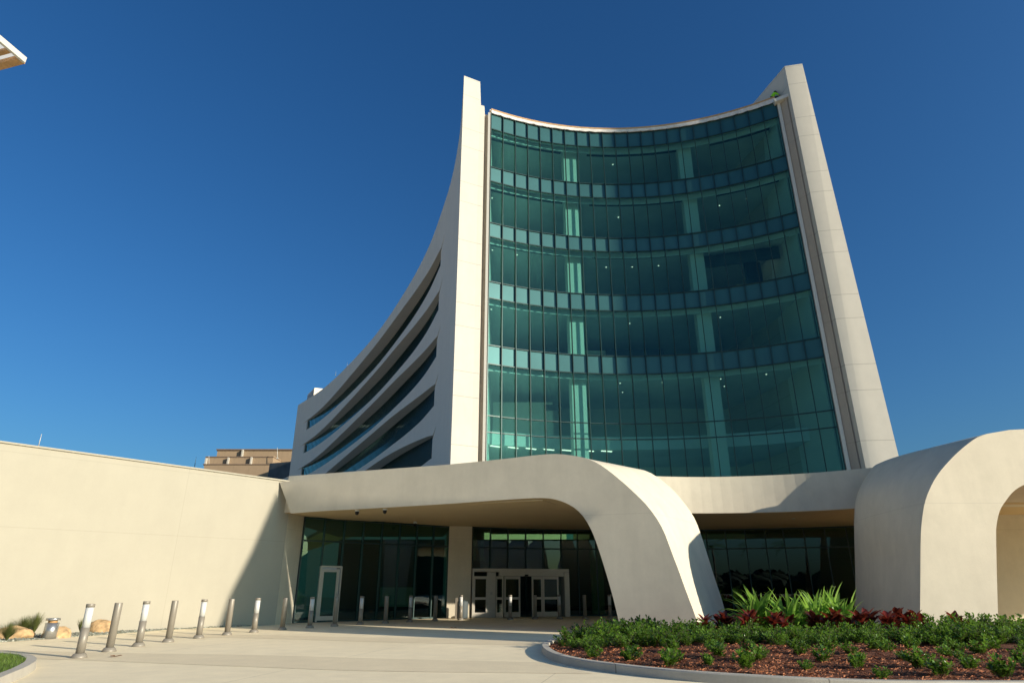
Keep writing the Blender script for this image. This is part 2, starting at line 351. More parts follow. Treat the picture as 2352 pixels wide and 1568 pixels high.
# downlights and strip lights
lamps = [(0, .04, 2.2), (0, .46, 2.6), (1, .05, 2.4), (1, .47, 3.2), (1, .78, 3.0), (1, .86, 2.8), (2, .05, 2.2), (2, .13, 2.2), (2, .42, 3), (2, .5, 3), (2, .58, 3), (2, .80, 3.1), (2, .86, 2.9),
         (3, .05, 2.3), (3, .48, 3), (3, .74, 3), (4, .33, 3), (4, .44, 3), (4, .56, 3), (4, .72, 3), (4, .34, 5), (4, .46, 5.4), (4, .57, 5), (4, .73, 5), (4, .84, 3)]
for r, t, off in lamps:
    p = garc(t, off); MB().lathe((p.x, p.y, heads[r] + .262 + E_), [(.05, 0), (.05, .015)], 10).build('downlight', M_lamp, tower)
for j, t in enumerate((.02, .07, .12, .17)):
    a, b = garc(t, 1.9), garc(t + .034, 1.9); MB().bar((a.x, a.y, heads[4] + .25 + E_), (b.x, b.y, heads[4] + .25 + E_), .16, .05).build('strip_light', M_lamp, tower)
for j, t in enumerate((.02, .07, .12, .17, .22, .27, .33, .38)):
    a, b = garc(t, 3.5), garc(t + .03, 3.7); MB().bar((a.x, a.y, 9.32 + E_), (b.x, b.y, 9.32 + E_), .12, .05).build('strip_light', M_lamp, tower)
a, b = garc(.835, 2.6), garc(.865, 4.4); MB().bar((a.x, a.y, heads[2] + .2 + E_), (b.x, b.y, heads[2] + .2 + E_), .10, .05).build('strip_light', M_lamp, tower)
# dark furniture, doors and pictures inside; wide right-hand panels added to darken those rooms
for r, x, y, w_, h_ in [(3, -.5, 49.3, .9, 1.3), (3, 1.6, 49.3, .8, 1.3), (3, 4.1, 49.3, 1.4, 1.5), (3, 8.6, 49.3, .8, 1.4), (3, 10.2, 49.3, .8, 1.4), (3, 11.9, 49.3, .7, 1.4), (2, 3.4, 52.7, 1.4, 1.2), (4, 3.1, 47.8, .5, .45), (2, 15.6, 49.6, 2.6, 1.4), (1, 15.8, 50.2, 3.2, 1.2), (0, 16.0, 52.6, 3.0, 1.3)]:
    MB().box((x, y, (heads[r] - .95) + E_ - h_ / 2 * .4), (w_, .05, h_ / 2)).build('dark_wall_panel', M_intdark, tower)
MB().box((18.6, 43.4, 22.1 + E_), (.9, .05, 1.6), .5).build('dark_wall_panel', M_intdark, tower)
MB().box((17.2, 42.6, 23.4 + E_), (3.0, .05, .5), -.3).build('dark_wall_panel', M_intdark, tower)
# parapet
pc = MB(); wd = MB()
def wob(k): return .022 * math.sin(k * 1.7) + .016 * math.sin(k * 3.9)
nn = 88
A = [garc(k / nn, -.16) for k in range(nn + 1)]; B = [garc(k / nn, .05) for k in range(nn + 1)]
top = [Vector((p.x, p.y, 35.43 + E_)) for p in A]; bot = [Vector((p.x, p.y - abs(wob(k)) * .8, 35.17 + E_ - (.02 + wob(k) + .12 * max(0, (k - 50) / 38)))) for k, p in enumerate(A)]
back = [Vector((p.x, p.y, 35.43 + E_)) for p in B]; bb = [Vector((p.x, p.y, 35.16 + E_)) for p in B]
pc.strip(bot, top).strip(top, back).strip(back, bb).strip(bb, bot); pc.build('parapet_membrane', M_membrane, tower)
for k in range(nn):
    a, b = garc(k / nn, .02), garc((k + 1) / nn, .02); wd.bar((a.x, a.y, 35.50 + E_), (b.x, b.y, 35.50 + E_), .40, .12)
wd.build('timber_coping', M_wood, tower)
# left end: cream pier, dark slot, pale strip
sl = MB()
def vwall(mb, pts, z0, z1):
    for a, b in zip(pts, pts[1:]): mb.quad((a[0], a[1], z0), (b[0], b[1], z0), (b[0], b[1], z1), (a[0], a[1], z1))
Z0 = 3.0
vwall(sl, [(-2.55, 39.6), (-2.18, 39.75), (-2.18, 40.6)], Z0, 36.9); sl.quad((-2.55, 39.6, 36.9), (-2.18, 39.75, 36.9), (-2.18, 41.2, 36.9), (-2.55, 41.2, 36.9)); sl.build('corner_pier', M_fin, tower)
vwall(MB(), [(-2.18, 40.55), (-1.9, 40.55)], Z0, 36.7)
m_ = MB(); vwall(m_, [(-2.20, 40.5), (-1.88, 40.5)], Z0, 36.7); m_.build('shadow_gap', M_strip, tower)
MB().box((-1.80, 40.35, (Z0 + 36.6) / 2), (.09, .22, (36.6 - Z0) / 2)).build('edge_trim', M_lightframe, tower)
MB().box((20.60, 38.98, (Z0 + 36.6) / 2), (.12, .20, (36.6 - Z0) / 2)).build('edge_trim', M_lightframe, tower)
m_ = MB(); vwall(m_, [(20.70, 38.95), (21.02, 38.35), (21.06, 38.35)], Z0, 36.7); m_.build('recess_panel', M_strip, tower)
a = VP(1777, 228, 20.6, 38.9, 0); MB().bar((20.25, 38.75, 36.35), (21.25, 38.45, 36.62), .5, .28).build('gutter_box', M_lightframe, tower)
# right fin (thicker towards its base)
TOPZ = 39.2
def slab4(b4, t4, z0, z1, name, mt, par):
    m = MB(); B_ = [Vector((x, y, z0)) for x, y in b4]; T_ = [Vector((x, y, z1)) for x, y in t4]
    for i in range(4):
        j = (i + 1) % 4; m.quad(B_[i], B_[j], T_[j], T_[i])
    m.quad(*T_); m.quad(*reversed(B_)); return m.build(name, mt, par)
slab4([(21.18, 37.97), (23.35, 37.7), (23.5, 54), (19.4, 54)], [(21.18, 37.97), (22.45, 37.72), (23.2, 54), (17.2, 54)], 0, TOPZ, 'white_fin', M_fin, tower)
# left fin nose and the long concave wing
slab_n = MB()
pts = [(-3.79, 38.95), (-4.6, 45.4), (-5.8, 51.7), (-7.3, 57.4), (-10.0, 66.2), (-14.1, 76.8), (-21.1, 92.4), (-29.7, 108.6), (-38.5, 123.4), (-47.6, 136)]
NW = 160
C = spline([Vector((x, y, 0)) for x, y in pts], NW)
nrm = []
for i in range(NW):
    d = (C[min(i + 1, NW - 1)] - C[max(i - 1, 0)]).normalized(); nrm.append(Vector((d.y, -d.x, 0)))     # away from camera side
def wl(i, z, off=0): p = C[i] + nrm[i] * off; return Vector((p.x, p.y, z + E_))
iR = min(range(NW), key=lambda i: abs(C[i].y - 57.8)); iL = min(range(NW), key=lambda i: abs(C[i].y - 130.2))
iN = min(range(NW), key=lambda i: abs(C[i].y - 55.6)); iM = min(range(NW), key=lambda i: abs(C[i].y - 132.2))
def tt(i): return min(1, max(0, (i - iR) / (iL - iR)))
def hump(i): return 3.0 * math.sin(math.pi * tt(i) ** .8) ** 1.1 if 0 < tt(i) < 1 else 0
def rec(i): return .22 + 1.32 * (math.sin(math.pi * tt(i)) ** .75 if 0 < tt(i) < 1 else 0)
bh = [32.8, 27.85, 22.9, 18.0, 13.05, 8.1]; BH = 2.1
def up(h, i, seg):
    if seg == 0: return h + .55 * min(1, (iR - i) / (iR - iN))
    if seg == 2: return h - .25 * min(1, (i - iL) / (iM - iL))
    return h + hump(i)
def lo(h, i, seg):
    if seg == 0: return up(h, i, 0) - .42 * max(0, 1 - (iR - i) / (iR - iN))
    if seg == 2: return up(h, i, 2) - .22 * max(0, 1 - (i - iL) / (iM - iL))
    return h - BH + .33 * hump(i)
wing = MB(); segs = [list(range(0, iR + 1)), list(range(iR, iL + 1)), list(range(iL, NW))]
for sg, rng in enumerate(segs):
    prev = lambda i: TOPZ - E_
    for h in bh:
        wing.strip([wl(i, up(h, i, sg)) for i in rng], [wl(i, prev(i)) for i in rng]); prev = (lambda h_, s_: lambda i: lo(h_, i, s_))(h, sg)
        q = [i for i in rng if iN <= i <= iM]
        wing.strip([wl(i, up(h, i, sg)) for i in q], [wl(i, up(h, i, sg), rec(i) + .12) for i in q], False)
        wing.strip([wl(i, lo(h, i, sg)) for i in q], [wl(i, lo(h, i, sg), rec(i) + .12) for i in q], False)
        if sg != 1: wing.strip([wl(i, lo(h, i, sg), .2) for i in q], [wl(i, up(h, i, sg), .2) for i in q], False)
    wing.strip([wl(i, -E_) for i in rng], [wl(i, prev(i)) for i in rng])
for h in bh:
    for i, sg in ((iR, 0), (iL, 2)): wing.quad(wl(i, lo(h, i, 1)), wl(i, lo(h, i, sg)), wl(i, lo(h, i, sg), 2), wl(i, lo(h, i, 1), 2))
ins = list(range(4, NW))
wing.strip([wl(i, TOPZ - E_) for i in ins], [wl(i, TOPZ - E_, .6) for i in ins], False)
wing.strip([wl(i, TOPZ - E_, .6) for i in ins], [wl(i, TOPZ - E_ - 1.4, .6) for i in ins])
idx_b = segs[1]
nz = [(-3.79, 38.95), (-2.55, 39.6)]
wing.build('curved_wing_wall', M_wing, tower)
nb = MB(); vwall(nb, nz, 0, TOPZ); vwall(nb, [(-2.55, 39.6), (-2.7, 46)], 0, TOPZ); nb.quad((-3.79, 38.95, TOPZ), (-2.55, 39.6, TOPZ), (-2.7, 46, TOPZ), (-4.65, 46, TOPZ)); nb.build('white_fin', M_fin, tower)
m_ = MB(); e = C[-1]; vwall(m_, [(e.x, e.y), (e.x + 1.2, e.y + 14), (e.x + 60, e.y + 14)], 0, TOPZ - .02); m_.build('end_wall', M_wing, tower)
for h in bh[:5]:
    g_ = MB(); f_ = MB()
    g_.strip([wl(i, up(h, i, 1), rec(i) + .1) for i in idx_b], [wl(i, lo(h, i, 1), rec(i) + .1) for i in idx_b], False)
    go = g_.build('ribbon_window', M_glass_wing, tower)
    for i in idx_b: z0, z1 = lo(h, i, 1), up(h, i, 1); p = wl(i, (z0 + z1) / 2, rec(i) + .07); f_.box(p, (.035, .04, (z1 - z0) / 2), math.atan2(nrm[i].y, nrm[i].x))
    f_.build('mullion', M_frame, go)
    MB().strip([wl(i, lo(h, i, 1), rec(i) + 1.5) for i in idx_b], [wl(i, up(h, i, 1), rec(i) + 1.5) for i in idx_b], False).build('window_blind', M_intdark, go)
# roofs and back walls so that the block is closed
rp = [(C[i].x + nrm[i].x * .6, C[i].y + nrm[i].y * .6) for i in range(8, NW, 8)]
MB().prism([(-2.4, 41), (-3.6, 54.5), (22.5, 54.5)] + [tuple(garc(1 - k / 20, .3)) for k in range(21)], 36.3, 36.5).build('roof', M_kerb, tower)
MB().prism([q for q in rp if q[1] > 54.6] + [(-45.5, 149), (12, 149), (22.5, 54.6), (-5.8, 54.6)], 37.9, 38.1).build('roof', M_kerb, tower)
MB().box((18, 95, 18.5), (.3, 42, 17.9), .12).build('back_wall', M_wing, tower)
# roof plant enclosure at the far end of the wing
ph = thing('roof_plant_enclosure', (-42, 127, 36.5), 'small white plant enclosure on the far end of the curved wing roof', 'roof enclosure')
c0 = Vector((-43.4, 133)); l = Vector((-46.6, 138.5)); rr = Vector((-35, 137))
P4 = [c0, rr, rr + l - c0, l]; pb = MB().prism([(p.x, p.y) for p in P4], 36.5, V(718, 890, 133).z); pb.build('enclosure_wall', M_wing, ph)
lv = MB(); dl = (l - c0)
for k in range(9):
    z = 39.9 + k * .25; a = c0 + dl * .06 - Vector((.06, .05)); b = c0 + dl * .94 - Vector((.06, .05)); lv.bar((a.x, a.y, z), (b.x, b.y, z), .06, .06)
lv.build('louvre', M_brush, ph)
for k, (px, py, d_) in enumerate([(697, 903, 138.0), (797, 845, 109.5), (770, 868, 114.5), (886, 738, 90.5)]):
    b = V(px, py, d_); a_ = thing('lightning_rod', (b.x, b.y, TOPZ - .1), ['thin rod beside the small white enclosure on the wing roof', 'second thin rod from the left on the curved roof edge', 'thin roof rod just right of the small white enclosure', 'thin rod highest up the curved roof edge'][k], 'lightning rod', 'rods on the curved wing roof')
    MB().tube([(b.x, b.y, TOPZ - .1), (b.x, b.y, TOPZ + .9)], .035, .015, 6).build('rod', M_brush, a_); MB().lathe((b.x, b.y, TOPZ - .1), [(.12, 0), (.12, .08), (.05, .12)], 8).build('foot', M_brush, a_)

# worker on the roof corner
def skin_figure(name, V_, E__, Rr, mt, parent, lv=2):
    me = bpy.data.meshes.new(name); me.from_pydata(V_, E__, []); o = bpy.data.objects.new(name, me); COL.objects.link(o); me.materials.append(mt)
    sk = o.modifiers.new('skin', 'SKIN'); ss = o.modifiers.new('sub', 'SUBSURF'); ss.levels = ss.render_levels = lv
    for i, r_ in enumerate(Rr): me.skin_vertices[0].data[i].radius = (r_, r_)
    me.skin_vertices[0].data[0].use_root = True; sk.use_smooth_shade = True
    if parent: o.parent = parent
    return o
per = thing('person', (20.38, 39.30, 36.55), 'worker in bright lime green shirt crouching on the roof corner beside the right fin', 'person')
M_skin = mat('skin', (.42, .24, .16), .6); M_hiviz = mat('lime_shirt', (.30, .85, .03), .7, var=.15, vscale=9); M_navy = mat('dark_trousers', (.03, .035, .05), .8); M_hat = mat('white_hard_hat', (.75, .74, .7), .4); M_hair = mat('dark_hair', (.02, .015, .01), .8)
bv = [(0, 0, .62), (.02, -.1, .82), (.05, -.24, 1.06), (.07, -.30, 1.16), (.08, -.36, 1.27), (-.14, -.02, .58), (-.2, -.42, .60), (-.2, -.32, .14), (-.2, -.46, .06), (.14, -.02, .58), (.2, -.42, .62), (.2, -.32, .14), (.2, -.46, .06),
      (-.17, -.22, 1.02), (-.26, -.40, .84), (-.16, -.58, .74), (.25, -.22, 1.02), (.42, -.42, .92), (.52, -.60, .80), (-.14, -.64, .72), (.56, -.66, .78)]
be = [(0, 1), (1, 2), (2, 3), (3, 4), (0, 5), (5, 6), (6, 7), (7, 8), (0, 9), (9, 10), (10, 11), (11, 12), (2, 13), (13, 14), (14, 15), (15, 19), (2, 16), (16, 17), (17, 18), (18, 20)]
br = [.14, .13, .13, .055, .095, .10, .075, .05, .05, .10, .075, .05, .05, .06, .045, .035, .06, .045, .035, .03, .03]
skin_figure('body', bv, be, br, M_skin, per)
skin_figure('shirt', [(0, 0, .64), (.02, -.1, .84), (.05, -.23, 1.04), (-.17, -.22, 1.03), (-.26, -.40, .85), (.25, -.22, 1.03), (.42, -.42, .92), (-.2, -.5, .79), (.48, -.53, .85)], [(0, 1), (1, 2), (2, 3), (3, 4), (2, 5), (5, 6), (4, 7), (6, 8)], [.17, .17, .16, .09, .07, .09, .07, .06, .06], M_hiviz, per)
skin_figure('trousers', [(0, 0, .60), (-.14, -.02, .58), (-.2, -.42, .60), (-.2, -.32, .16), (.14, -.02, .58), (.2, -.42, .62), (.2, -.32, .16)], [(0, 1), (1, 2), (2, 3), (0, 4), (4, 5), (5, 6)], [.16, .12, .10, .075, .12, .10, .075], M_navy, per)
MB().lathe((.085, -.37, 1.27), [(.14, 0), (.128, .02), (.125, .07), (.09, .13), (.03, .155)], 16).build('hard_hat', M_hair).parent = per

per.rotation_euler.z = math.radians(80)
# ================================================================== TAN BUILDING FAR BEHIND
tb = thing('terraced_building', (-72, 175, 0), 'far tan concrete building with stepped terraces between the low wall and the wing', 'building')
def pxbox(par, name, mt, x0, x1, y0, y1, d, dep):
    a = V(x0, y0, d); b = V(x1, y0, d); zb = V(x0, y1, d).z
    return MB().prism([(a.x, d), (b.x, d), (b.x, d + dep), (a.x - dep * .25, d + dep)], zb, a.z).build(name, mt, par)
pxbox(tb, 'terrace_wall', M_tan, 500, 690, 1033, 1075, 184, 20); pxbox(tb, 'roof_edge', M_tandark, 497, 692, 1030.5, 1033, 183.6, 20.6)
pxbox(tb, 'terrace_wall', M_tan, 475, 628, 1049, 1086, 178, 14); pxbox(tb, 'roof_edge', M_tandark, 472, 628.5, 1047.6, 1049.4, 177.8, 14)
pxbox(tb, 'terrace_wall', M_tan, 470, 640, 1066, 1130, 172, 12); pxbox(tb, 'roof_edge', M_tandark, 466, 641, 1064.8, 1066.4, 171.8, 12)
m_ = MB(); a = V(628, 1046, 178); b = V(652, 1049, 186); vwall(m_, [(a.x, a.y), (b.x, b.y), (b.x + 3, b.y + 10)], V(628, 1090, 178).z, a.z); m_.build('bay_wall', M_tan, tb)
for px, y0, y1, d in ((524, 1050, 1068, 177.5), (577, 1049, 1066, 177.5), (557, 1032, 1050, 183.4), (473, 1051, 1072, 177.5)):
    pxbox(tb, 'pilaster', M_kerb, px - 1.6, px + 1.6, y0, y1, d - .4, .8)
m_ = MB(); a = V(640, 1056, 171); m_.prism([(a.x, 165), (a.x + 12, 160), (a.x + 14, 190), (a.x, 190)], 0, a.z - 2); m_.build('link_wall', M_intdark, tb)
for k, (px, y0, y1, d) in enumerate(((637, 1027, 1052, 176), (480, 1046, 1066, 173))):
    t0, t1 = V(px, y1, d), V(px, y0, d); a_ = thing('rooftop_antenna', t0, ['tall thin antenna on the right end of the tan building terraces', 'thin antenna on the left end of the tan building terraces'][k], 'antenna'); MB().tube([t0, t1], .09, .05, 6).build('mast', M_lightframe, a_); MB().box(t0, (.25, .25, .1)).build('base', M_lightframe, a_)
t0, t1 = V(451, 1060, 172), V(451, 1049, 172)
for k, (px, y0, y1, d, lab) in enumerate(((451, 1048, 1064, 60, 'white whip antenna behind the left wall near the tan building'), (96, 996, 1016, 30, 'white whip antenna behind the far left end of the wall'))):
    t0, t1 = V(px, y1 + 4, d), V(px, y0, d); a_ = thing('whip_antenna', (t0.x, t0.y, 0), lab, 'antenna', 'whip antennas behind the white wall'); MB().tube([(t0.x, t0.y, 0), (t1.x, t1.y, t1.z - .6)], .03, .03, 6).build('mast', M_brush, a_); MB().tube([(t1.x, t1.y, t1.z - .6), t1], .02, .01, 6).build('whip', M_lightframe, a_)

# ================================================================== LEFT WALL
lw = thing('white_wall', (-14, 25.6, 0), 'long smooth cream white wall at left with a diagonal shadow', 'wall')
wu = Vector((.69, .724)).normalized(); wn_ = Vector((.724, -.69))
a = Vector((-10.2, 29.7)); b = a - wu * 26
WALLB = b.copy()
def wz(p): return 6.38 - (p - WALLB).length * .0125
m_ = MB(); bk = -wn_ * .5
for p, q in ((b, a),):
    F0, F1 = Vector((p.x, p.y, 0)), Vector((q.x, q.y, 0)); T0, T1 = Vector((p.x, p.y, wz(p))), Vector((q.x, q.y, wz(q) - .02)); k = Vector((bk.x, bk.y, 0))
    m_.quad(F0, F1, T1, T0).quad(T0, T1, T1 + k, T0 + k).quad(F1 + k, F0 + k, T0 + k, T1 + k).quad(F0, T0, T0 + k, F0 + k).quad(F1, F1 + k, T1 + k, T1)
m_.build('wall_panel', M_wall, lw)
m_ = MB(); k = Vector((wn_.x, wn_.y, 0)); m_.bar(Vector((b.x, b.y, wz(b) + .03)) - k * .22, Vector((a.x, a.y, wz(a) + .01)) - k * .22, .56, .06); m_.build('coping', M_wall, lw)

# ================================================================== ENTRANCE CANOPY (first arch + fascia + soffit)
can = thing('entrance_canopy', (0, 27, 0), 'white entrance canopy whose beam sweeps down into a broad curved leg in the plant bed', 'canopy')
fm = -.383
FP = lambda x, y: VP(x, y, -10.6, 29.2, fm)
FO = [(642, 1107), (740, 1095), (832, 1084), (1042, 1065), (1160, 1053), (1230, 1045), (1277, 1042), (1324, 1047), (1361, 1057.5), (1392, 1076), (1427, 1104), (1458, 1132), (1485, 1159), (1511, 1194), (1527, 1225), (1540, 1260), (1559, 1310), (1577, 1360), (1593, 1402), (1600, 1422), (1615, 1464)]
FI = [(668, 1178.5), (740, 1173), (832, 1168), (1019, 1157), (1160, 1147), (1244, 1143), (1282, 1148), (1314, 1162), (1338, 1183), (1357, 1214), (1371, 1249), (1389, 1305), (1408, 1371), (1421, 1425), (1431, 1466)]
BO = [(1380, 1070), (1430, 1078), (1462, 1078), (1482, 1080), (1510, 1095), (1540, 1119), (1560, 1140), (1583, 1170), (1600, 1200), (1620, 1258), (1640, 1322), (1656, 1370), (1669, 1415), (1681, 1452)]
BP = lambda x, y: VP(x, y, 5.9, 28.2, fm)
NS = 72
fo = spline([FP(*p) for p in FO], NS); fi = spline([FP(*p) for p in FI], NS)
bo_raw = [BP(*p) for p in BO]; bo_raw = [Vector((-8.6, 28.2 - fm * 14.5, 6.30)), Vector((-3, 28.2 - fm * 8.9, 6.32)), Vector((1.5, 28.2 - fm * 4.4, 6.34))] + [Vector((p.x, p.y, min(p.z, 6.36))) for p in bo_raw[1:]]
bo = spline(bo_raw, NS)
bi_raw = [Vector((p.x + 2.2, p.y + 0, p.z)) for p in [Vector((-10.2, 0, 4.62)), Vector((-3, 0, 4.6)), Vector((.2, 0, 4.6)), Vector((1.4, 0, 4.45)), Vector((2.3, 0, 3.8)), Vector((3.0, 0, 2.4)), Vector((3.6, 0, .8)), Vector((3.9, 0, -.2))]]
bi = spline([Vector((p.x, 28.2 + fm * (p.x - 5.9), p.z)) for p in bi_raw], NS)
def monotone_match(A, B, key):   # resample B so equal index = similar position
    return B
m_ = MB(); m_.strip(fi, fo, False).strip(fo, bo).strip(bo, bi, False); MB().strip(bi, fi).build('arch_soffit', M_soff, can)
m_.quad(fo[0], bo[0], bi[0], fi[0]); m_.build('arched_leg_beam', M_arch, can)
fas = spline([Vector(p) for p in ((5.2, 28.9, 0), (6.8, 29.6, 0), (9.65, 29.75, 0), (12.91, 28.95, 0), (15.53, 27.3, 0), (17.4, 25.8, 0))], 30)
fasl = [(p.x, p.y) for p in fas]
PODP = [(-10.35, 29.55), (-4, 27.1), (1.2, 25.15), (1.9, 26.6), (4.2, 27.6)] + fasl + [(34, 25.8), (34, 40), (22.9, 40), (22.9, 37.2), (20.6, 38.2), (20.2, 39.3), (9.6, 42.6), (-1.6, 40.6), (-3.7, 38.6), (-4.6, 44), (-11.6, 44), (-11.6, 31.4)]
MB().prism(PODP, 4.66, 6.30).build('podium_roof', M_arch, can)
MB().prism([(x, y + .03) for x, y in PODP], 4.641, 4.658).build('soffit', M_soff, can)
for k, (px, py) in enumerate(((1350, 1188), (1822, 1190), (1594, 1195), (1200, 1180))):
    p = VZ(px, py, 4.64); MB().lathe((p.x, p.y, 4.615), [(.09, 0), (.09, .03)], 12).build('recessed_light', M_lens, can)
for k, (px, py, lab) in enumerate(((820, 1176, 'leftmost small dome security camera under the canopy edge'), (884, 1174, 'middle small dome security camera under the canopy'), (954, 1199, 'dome security camera under the canopy above the glass wall'))):
    p = FP(px, py) if k < 2 else VZ(px, py, 4.6); y_ = p.y + (.35 if k < 2 else 0); x_ = p.x * (y_ / p.y)
    c_ = thing('security_camera', (x_, y_, 4.6), lab, 'security camera', 'dome cameras under the canopy'); MB().lathe((x_, y_, 4.44), [(.1, .10), (.1, .21)], 14).build('housing', M_lens, c_); MB().lathe((x_, y_, 4.40), [(.03, 0), (.07, .03), (.085, .08), (.085, .14)], 14).build('dome', M_dark, c_)

# ================================================================== ENTRANCE PAVILION (glass walls below the canopy)
pav = thing('entrance_pavilion', (2, 37, 0), 'dark green glass entrance hall under the white canopy', 'building')
HT = 4.64; TR = 3.56
def glaze(par, pts, zt=HT, tr=TR, first_door=None, skip=()):
    fr = MB()
    for i, (a, b) in enumerate(zip(pts, pts[1:])):
        a, b = Vector(a), Vector(b); d = (b - a).normalized(); n = Vector((-d.y, d.x)); ang = math.atan2(d.y, d.x); c = (a + b) / 2
        L_ = (b - a).length / 2
        if ('u', i) not in skip: MB().box((c.x, c.y, (tr + zt) / 2), (L_, .012, (zt - tr) / 2), ang).build('window_pane', M_glass_low, par)
        if i not in skip: MB().box((c.x, c.y, (.05 + tr) / 2), (L_, .012, (tr - .05) / 2), ang).build('window_pane', M_glass_low, par)
        elif i == first_door: MB().box((c.x, c.y, (2.46 + tr) / 2), (L_, .012, (tr - 2.46) / 2), ang).build('window_pane', M_glass_low, par)
        fr.box((a.x - n.x * .05, a.y - n.y * .05, zt / 2), (.025, .07, zt / 2), ang)
        for z in (.04, tr, zt - .04): fr.bar((a.x - n.x * .04, a.y - n.y * .04, z), (b.x - n.x * .04, b.y - n.y * .04, z), .09, .07)
    b = Vector(pts[-1]); fr.box((b.x, b.y, zt / 2), (.03, .08, zt / 2)); fr.build('window_frame', M_frame, par)
GL = [lerp(Vector((-9.88, 31.1)), Vector((-3.46, 36.2)), k / 8) for k in range(9)]
glaze(pav, GL, first_door=1, skip=(1,))
# side door in the second bay
def door_leaf(par, name, a, b, zt, mid=None, handle=True, open_=0.0, rail=.10, mt=None):
    a, b = Vector(a), Vector(b); d = (b - a).normalized(); ang = math.atan2(d.y, d.x); n = Vector((-d.y, d.x)); L_ = (b - a).length; mb = MB(); mt = mt or M_door
    def at(s, z): p = a + d * s; return (p.x - n.x * .04, p.y - n.y * .04, z)
    for s in (rail / 2, L_ - rail / 2): mb.box(at(s, zt / 2 + .01), (rail / 2, .03, zt / 2 - .01), ang)
    mb.box(at(L_ / 2, .14), (L_ / 2 - rail, .03, .12), ang); mb.box(at(L_ / 2, zt - .07), (L_ / 2 - rail, .03, .07), ang)
    if mid: mb.box(at(L_ / 2, mid), (L_ / 2 - rail, .03, .06), ang)
    do = mb.build(name, mt, par)
    c = at(L_ / 2, (.26 + zt - .14) / 2); MB().box(c, (L_ / 2 - rail, .008, (zt - .14 - .26) / 2), ang).build('door_glass', M_glass_low, do)
    if handle:
        p = at(L_ - rail * .6, 1.05); q = (p[0] - n.x * .08, p[1] - n.y * .08); MB().tube([(q[0], q[1], .9), (q[0], q[1], 1.25)], .015, n=8).build('handle', M_brush, do)
    return do
door_leaf(pav, 'side_door', GL[1] + (GL[2] - GL[1]) * .04, GL[2] - (GL[2] - GL[1]) * .06, 2.32, rail=.14)
m_ = MB(); d_ = (GL[2] - GL[1]); ang = math.atan2(d_.y, d_.x)
for q in (GL[1], GL[2]): m_.box((q.x + .05, q.y - .07, 1.22), (.035, .06, 1.22), ang)
c = (GL[1] + GL[2]) / 2; m_.box((c.x + .05, c.y - .07, 2.41), (d_.length / 2, .06, .05), ang); m_.build('door_frame', M_door, pav)
# pier between the two glass walls, end pier, header strip
MB().prism([(-3.44, 36.05), (-2.2, 36.2), (-2.2, 37.6), (-3.44, 37.6)], 0, HT - .005).build('pier', M_arch, pav)
MB().prism([(-10.2, 29.72), (-9.9, 31.08), (-10.6, 31.9), (-11.2, 31), (-10.75, 29.9)], 0, HT - .005).build('pier', M_arch, pav)
# main glass on a shallow arc
AR = spline([Vector((x, y, 0)) for x, y in ((-2.2, 36.5), (.6, 37.7), (3.9, 38.45), (10, 38.5), (15.2, 37.3), (18.9, 35.9), (20.3, 35.2))], 241)
def arc_at(s): i = min(int(s / tot * 240), 239); return AR[i]
tot = sum((AR[i + 1] - AR[i]).length for i in range(240)); nb_ = 22
ARP = [AR[round(240 * k / nb_)] for k in range(nb_ + 1)]; ARP = [Vector((p.x, p.y)) for p in ARP]
glaze(pav, ARP, skip=tuple(range(0, 5)) )
# fill the glass over the sliding door portal
for i in range(5):
    a, b = ARP[i], ARP[i + 1]; d = (b - a); c = (a + b) / 2; MB().box((c.x, c.y, (2.45 + TR) / 2), (d.length / 2, .012, (TR - 2.45) / 2), math.atan2(d.y, d.x)).build('window_pane', M_glass_low, pav)
# sliding door portal
pa, pb_ = Vector((-2.15, 36.25)), Vector((3.15, 37.75)); pd = (pb_ - pa).normalized(); pn = Vector((-pd.y, pd.x)); PL = (pb_ - pa).length; pang = math.atan2(pd.y, pd.x)
def pp(s, z, o=0): q = pa + pd * s + pn * o; return (q.x, q.y, z)
m_ = MB(); m_.box(pp(PL / 2, 2.37, .3), (PL / 2, .45, .08), pang); m_.box(pp(PL - .14, 1.14, .3), (.14, .45, 1.14), pang); m_.box(pp(.04, 1.14, .3), (.04, .45, 1.14), pang); m_.box(pp(PL / 2 + .6, 2.18, .0), (PL / 2 - .9, .10, .11), pang); m_.build('door_portal', M_door, pav)
m_ = MB(); m_.box(pp(1.08, 1.14, .05), (.24, .05, 1.14), pang); m_.build('portal_panel', M_door, pav)
MB().box(pp(1.08, 1.2, -.02), (.05, .02, .07), pang).build('door_button', M_brush, pav)
door_leaf(pav, 'sliding_door', pp(.1, 0)[:2], pp(.84, 0)[:2], 2.06, mid=.95, rail=.07, handle=False)
door_leaf(pav, 'sliding_door', pp(1.36, 0, -.1)[:2], pp(1.62, 0, -.55)[:2], 2.06, mid=.95, rail=.06, handle=False)
for s0, s1 in ((1.80, 2.70), (3.36, 3.98), (4.0, 4.92)): door_leaf(pav, 'sliding_door', pp(s0, 0, .05)[:2], pp(s1, 0, .05)[:2], 2.06, mid=.95, rail=.085, handle=False)
MB().box(pp(3.03, 2.12, -.14), (.09, .04, .04), pang).build('door_sensor', M_dark, pav)
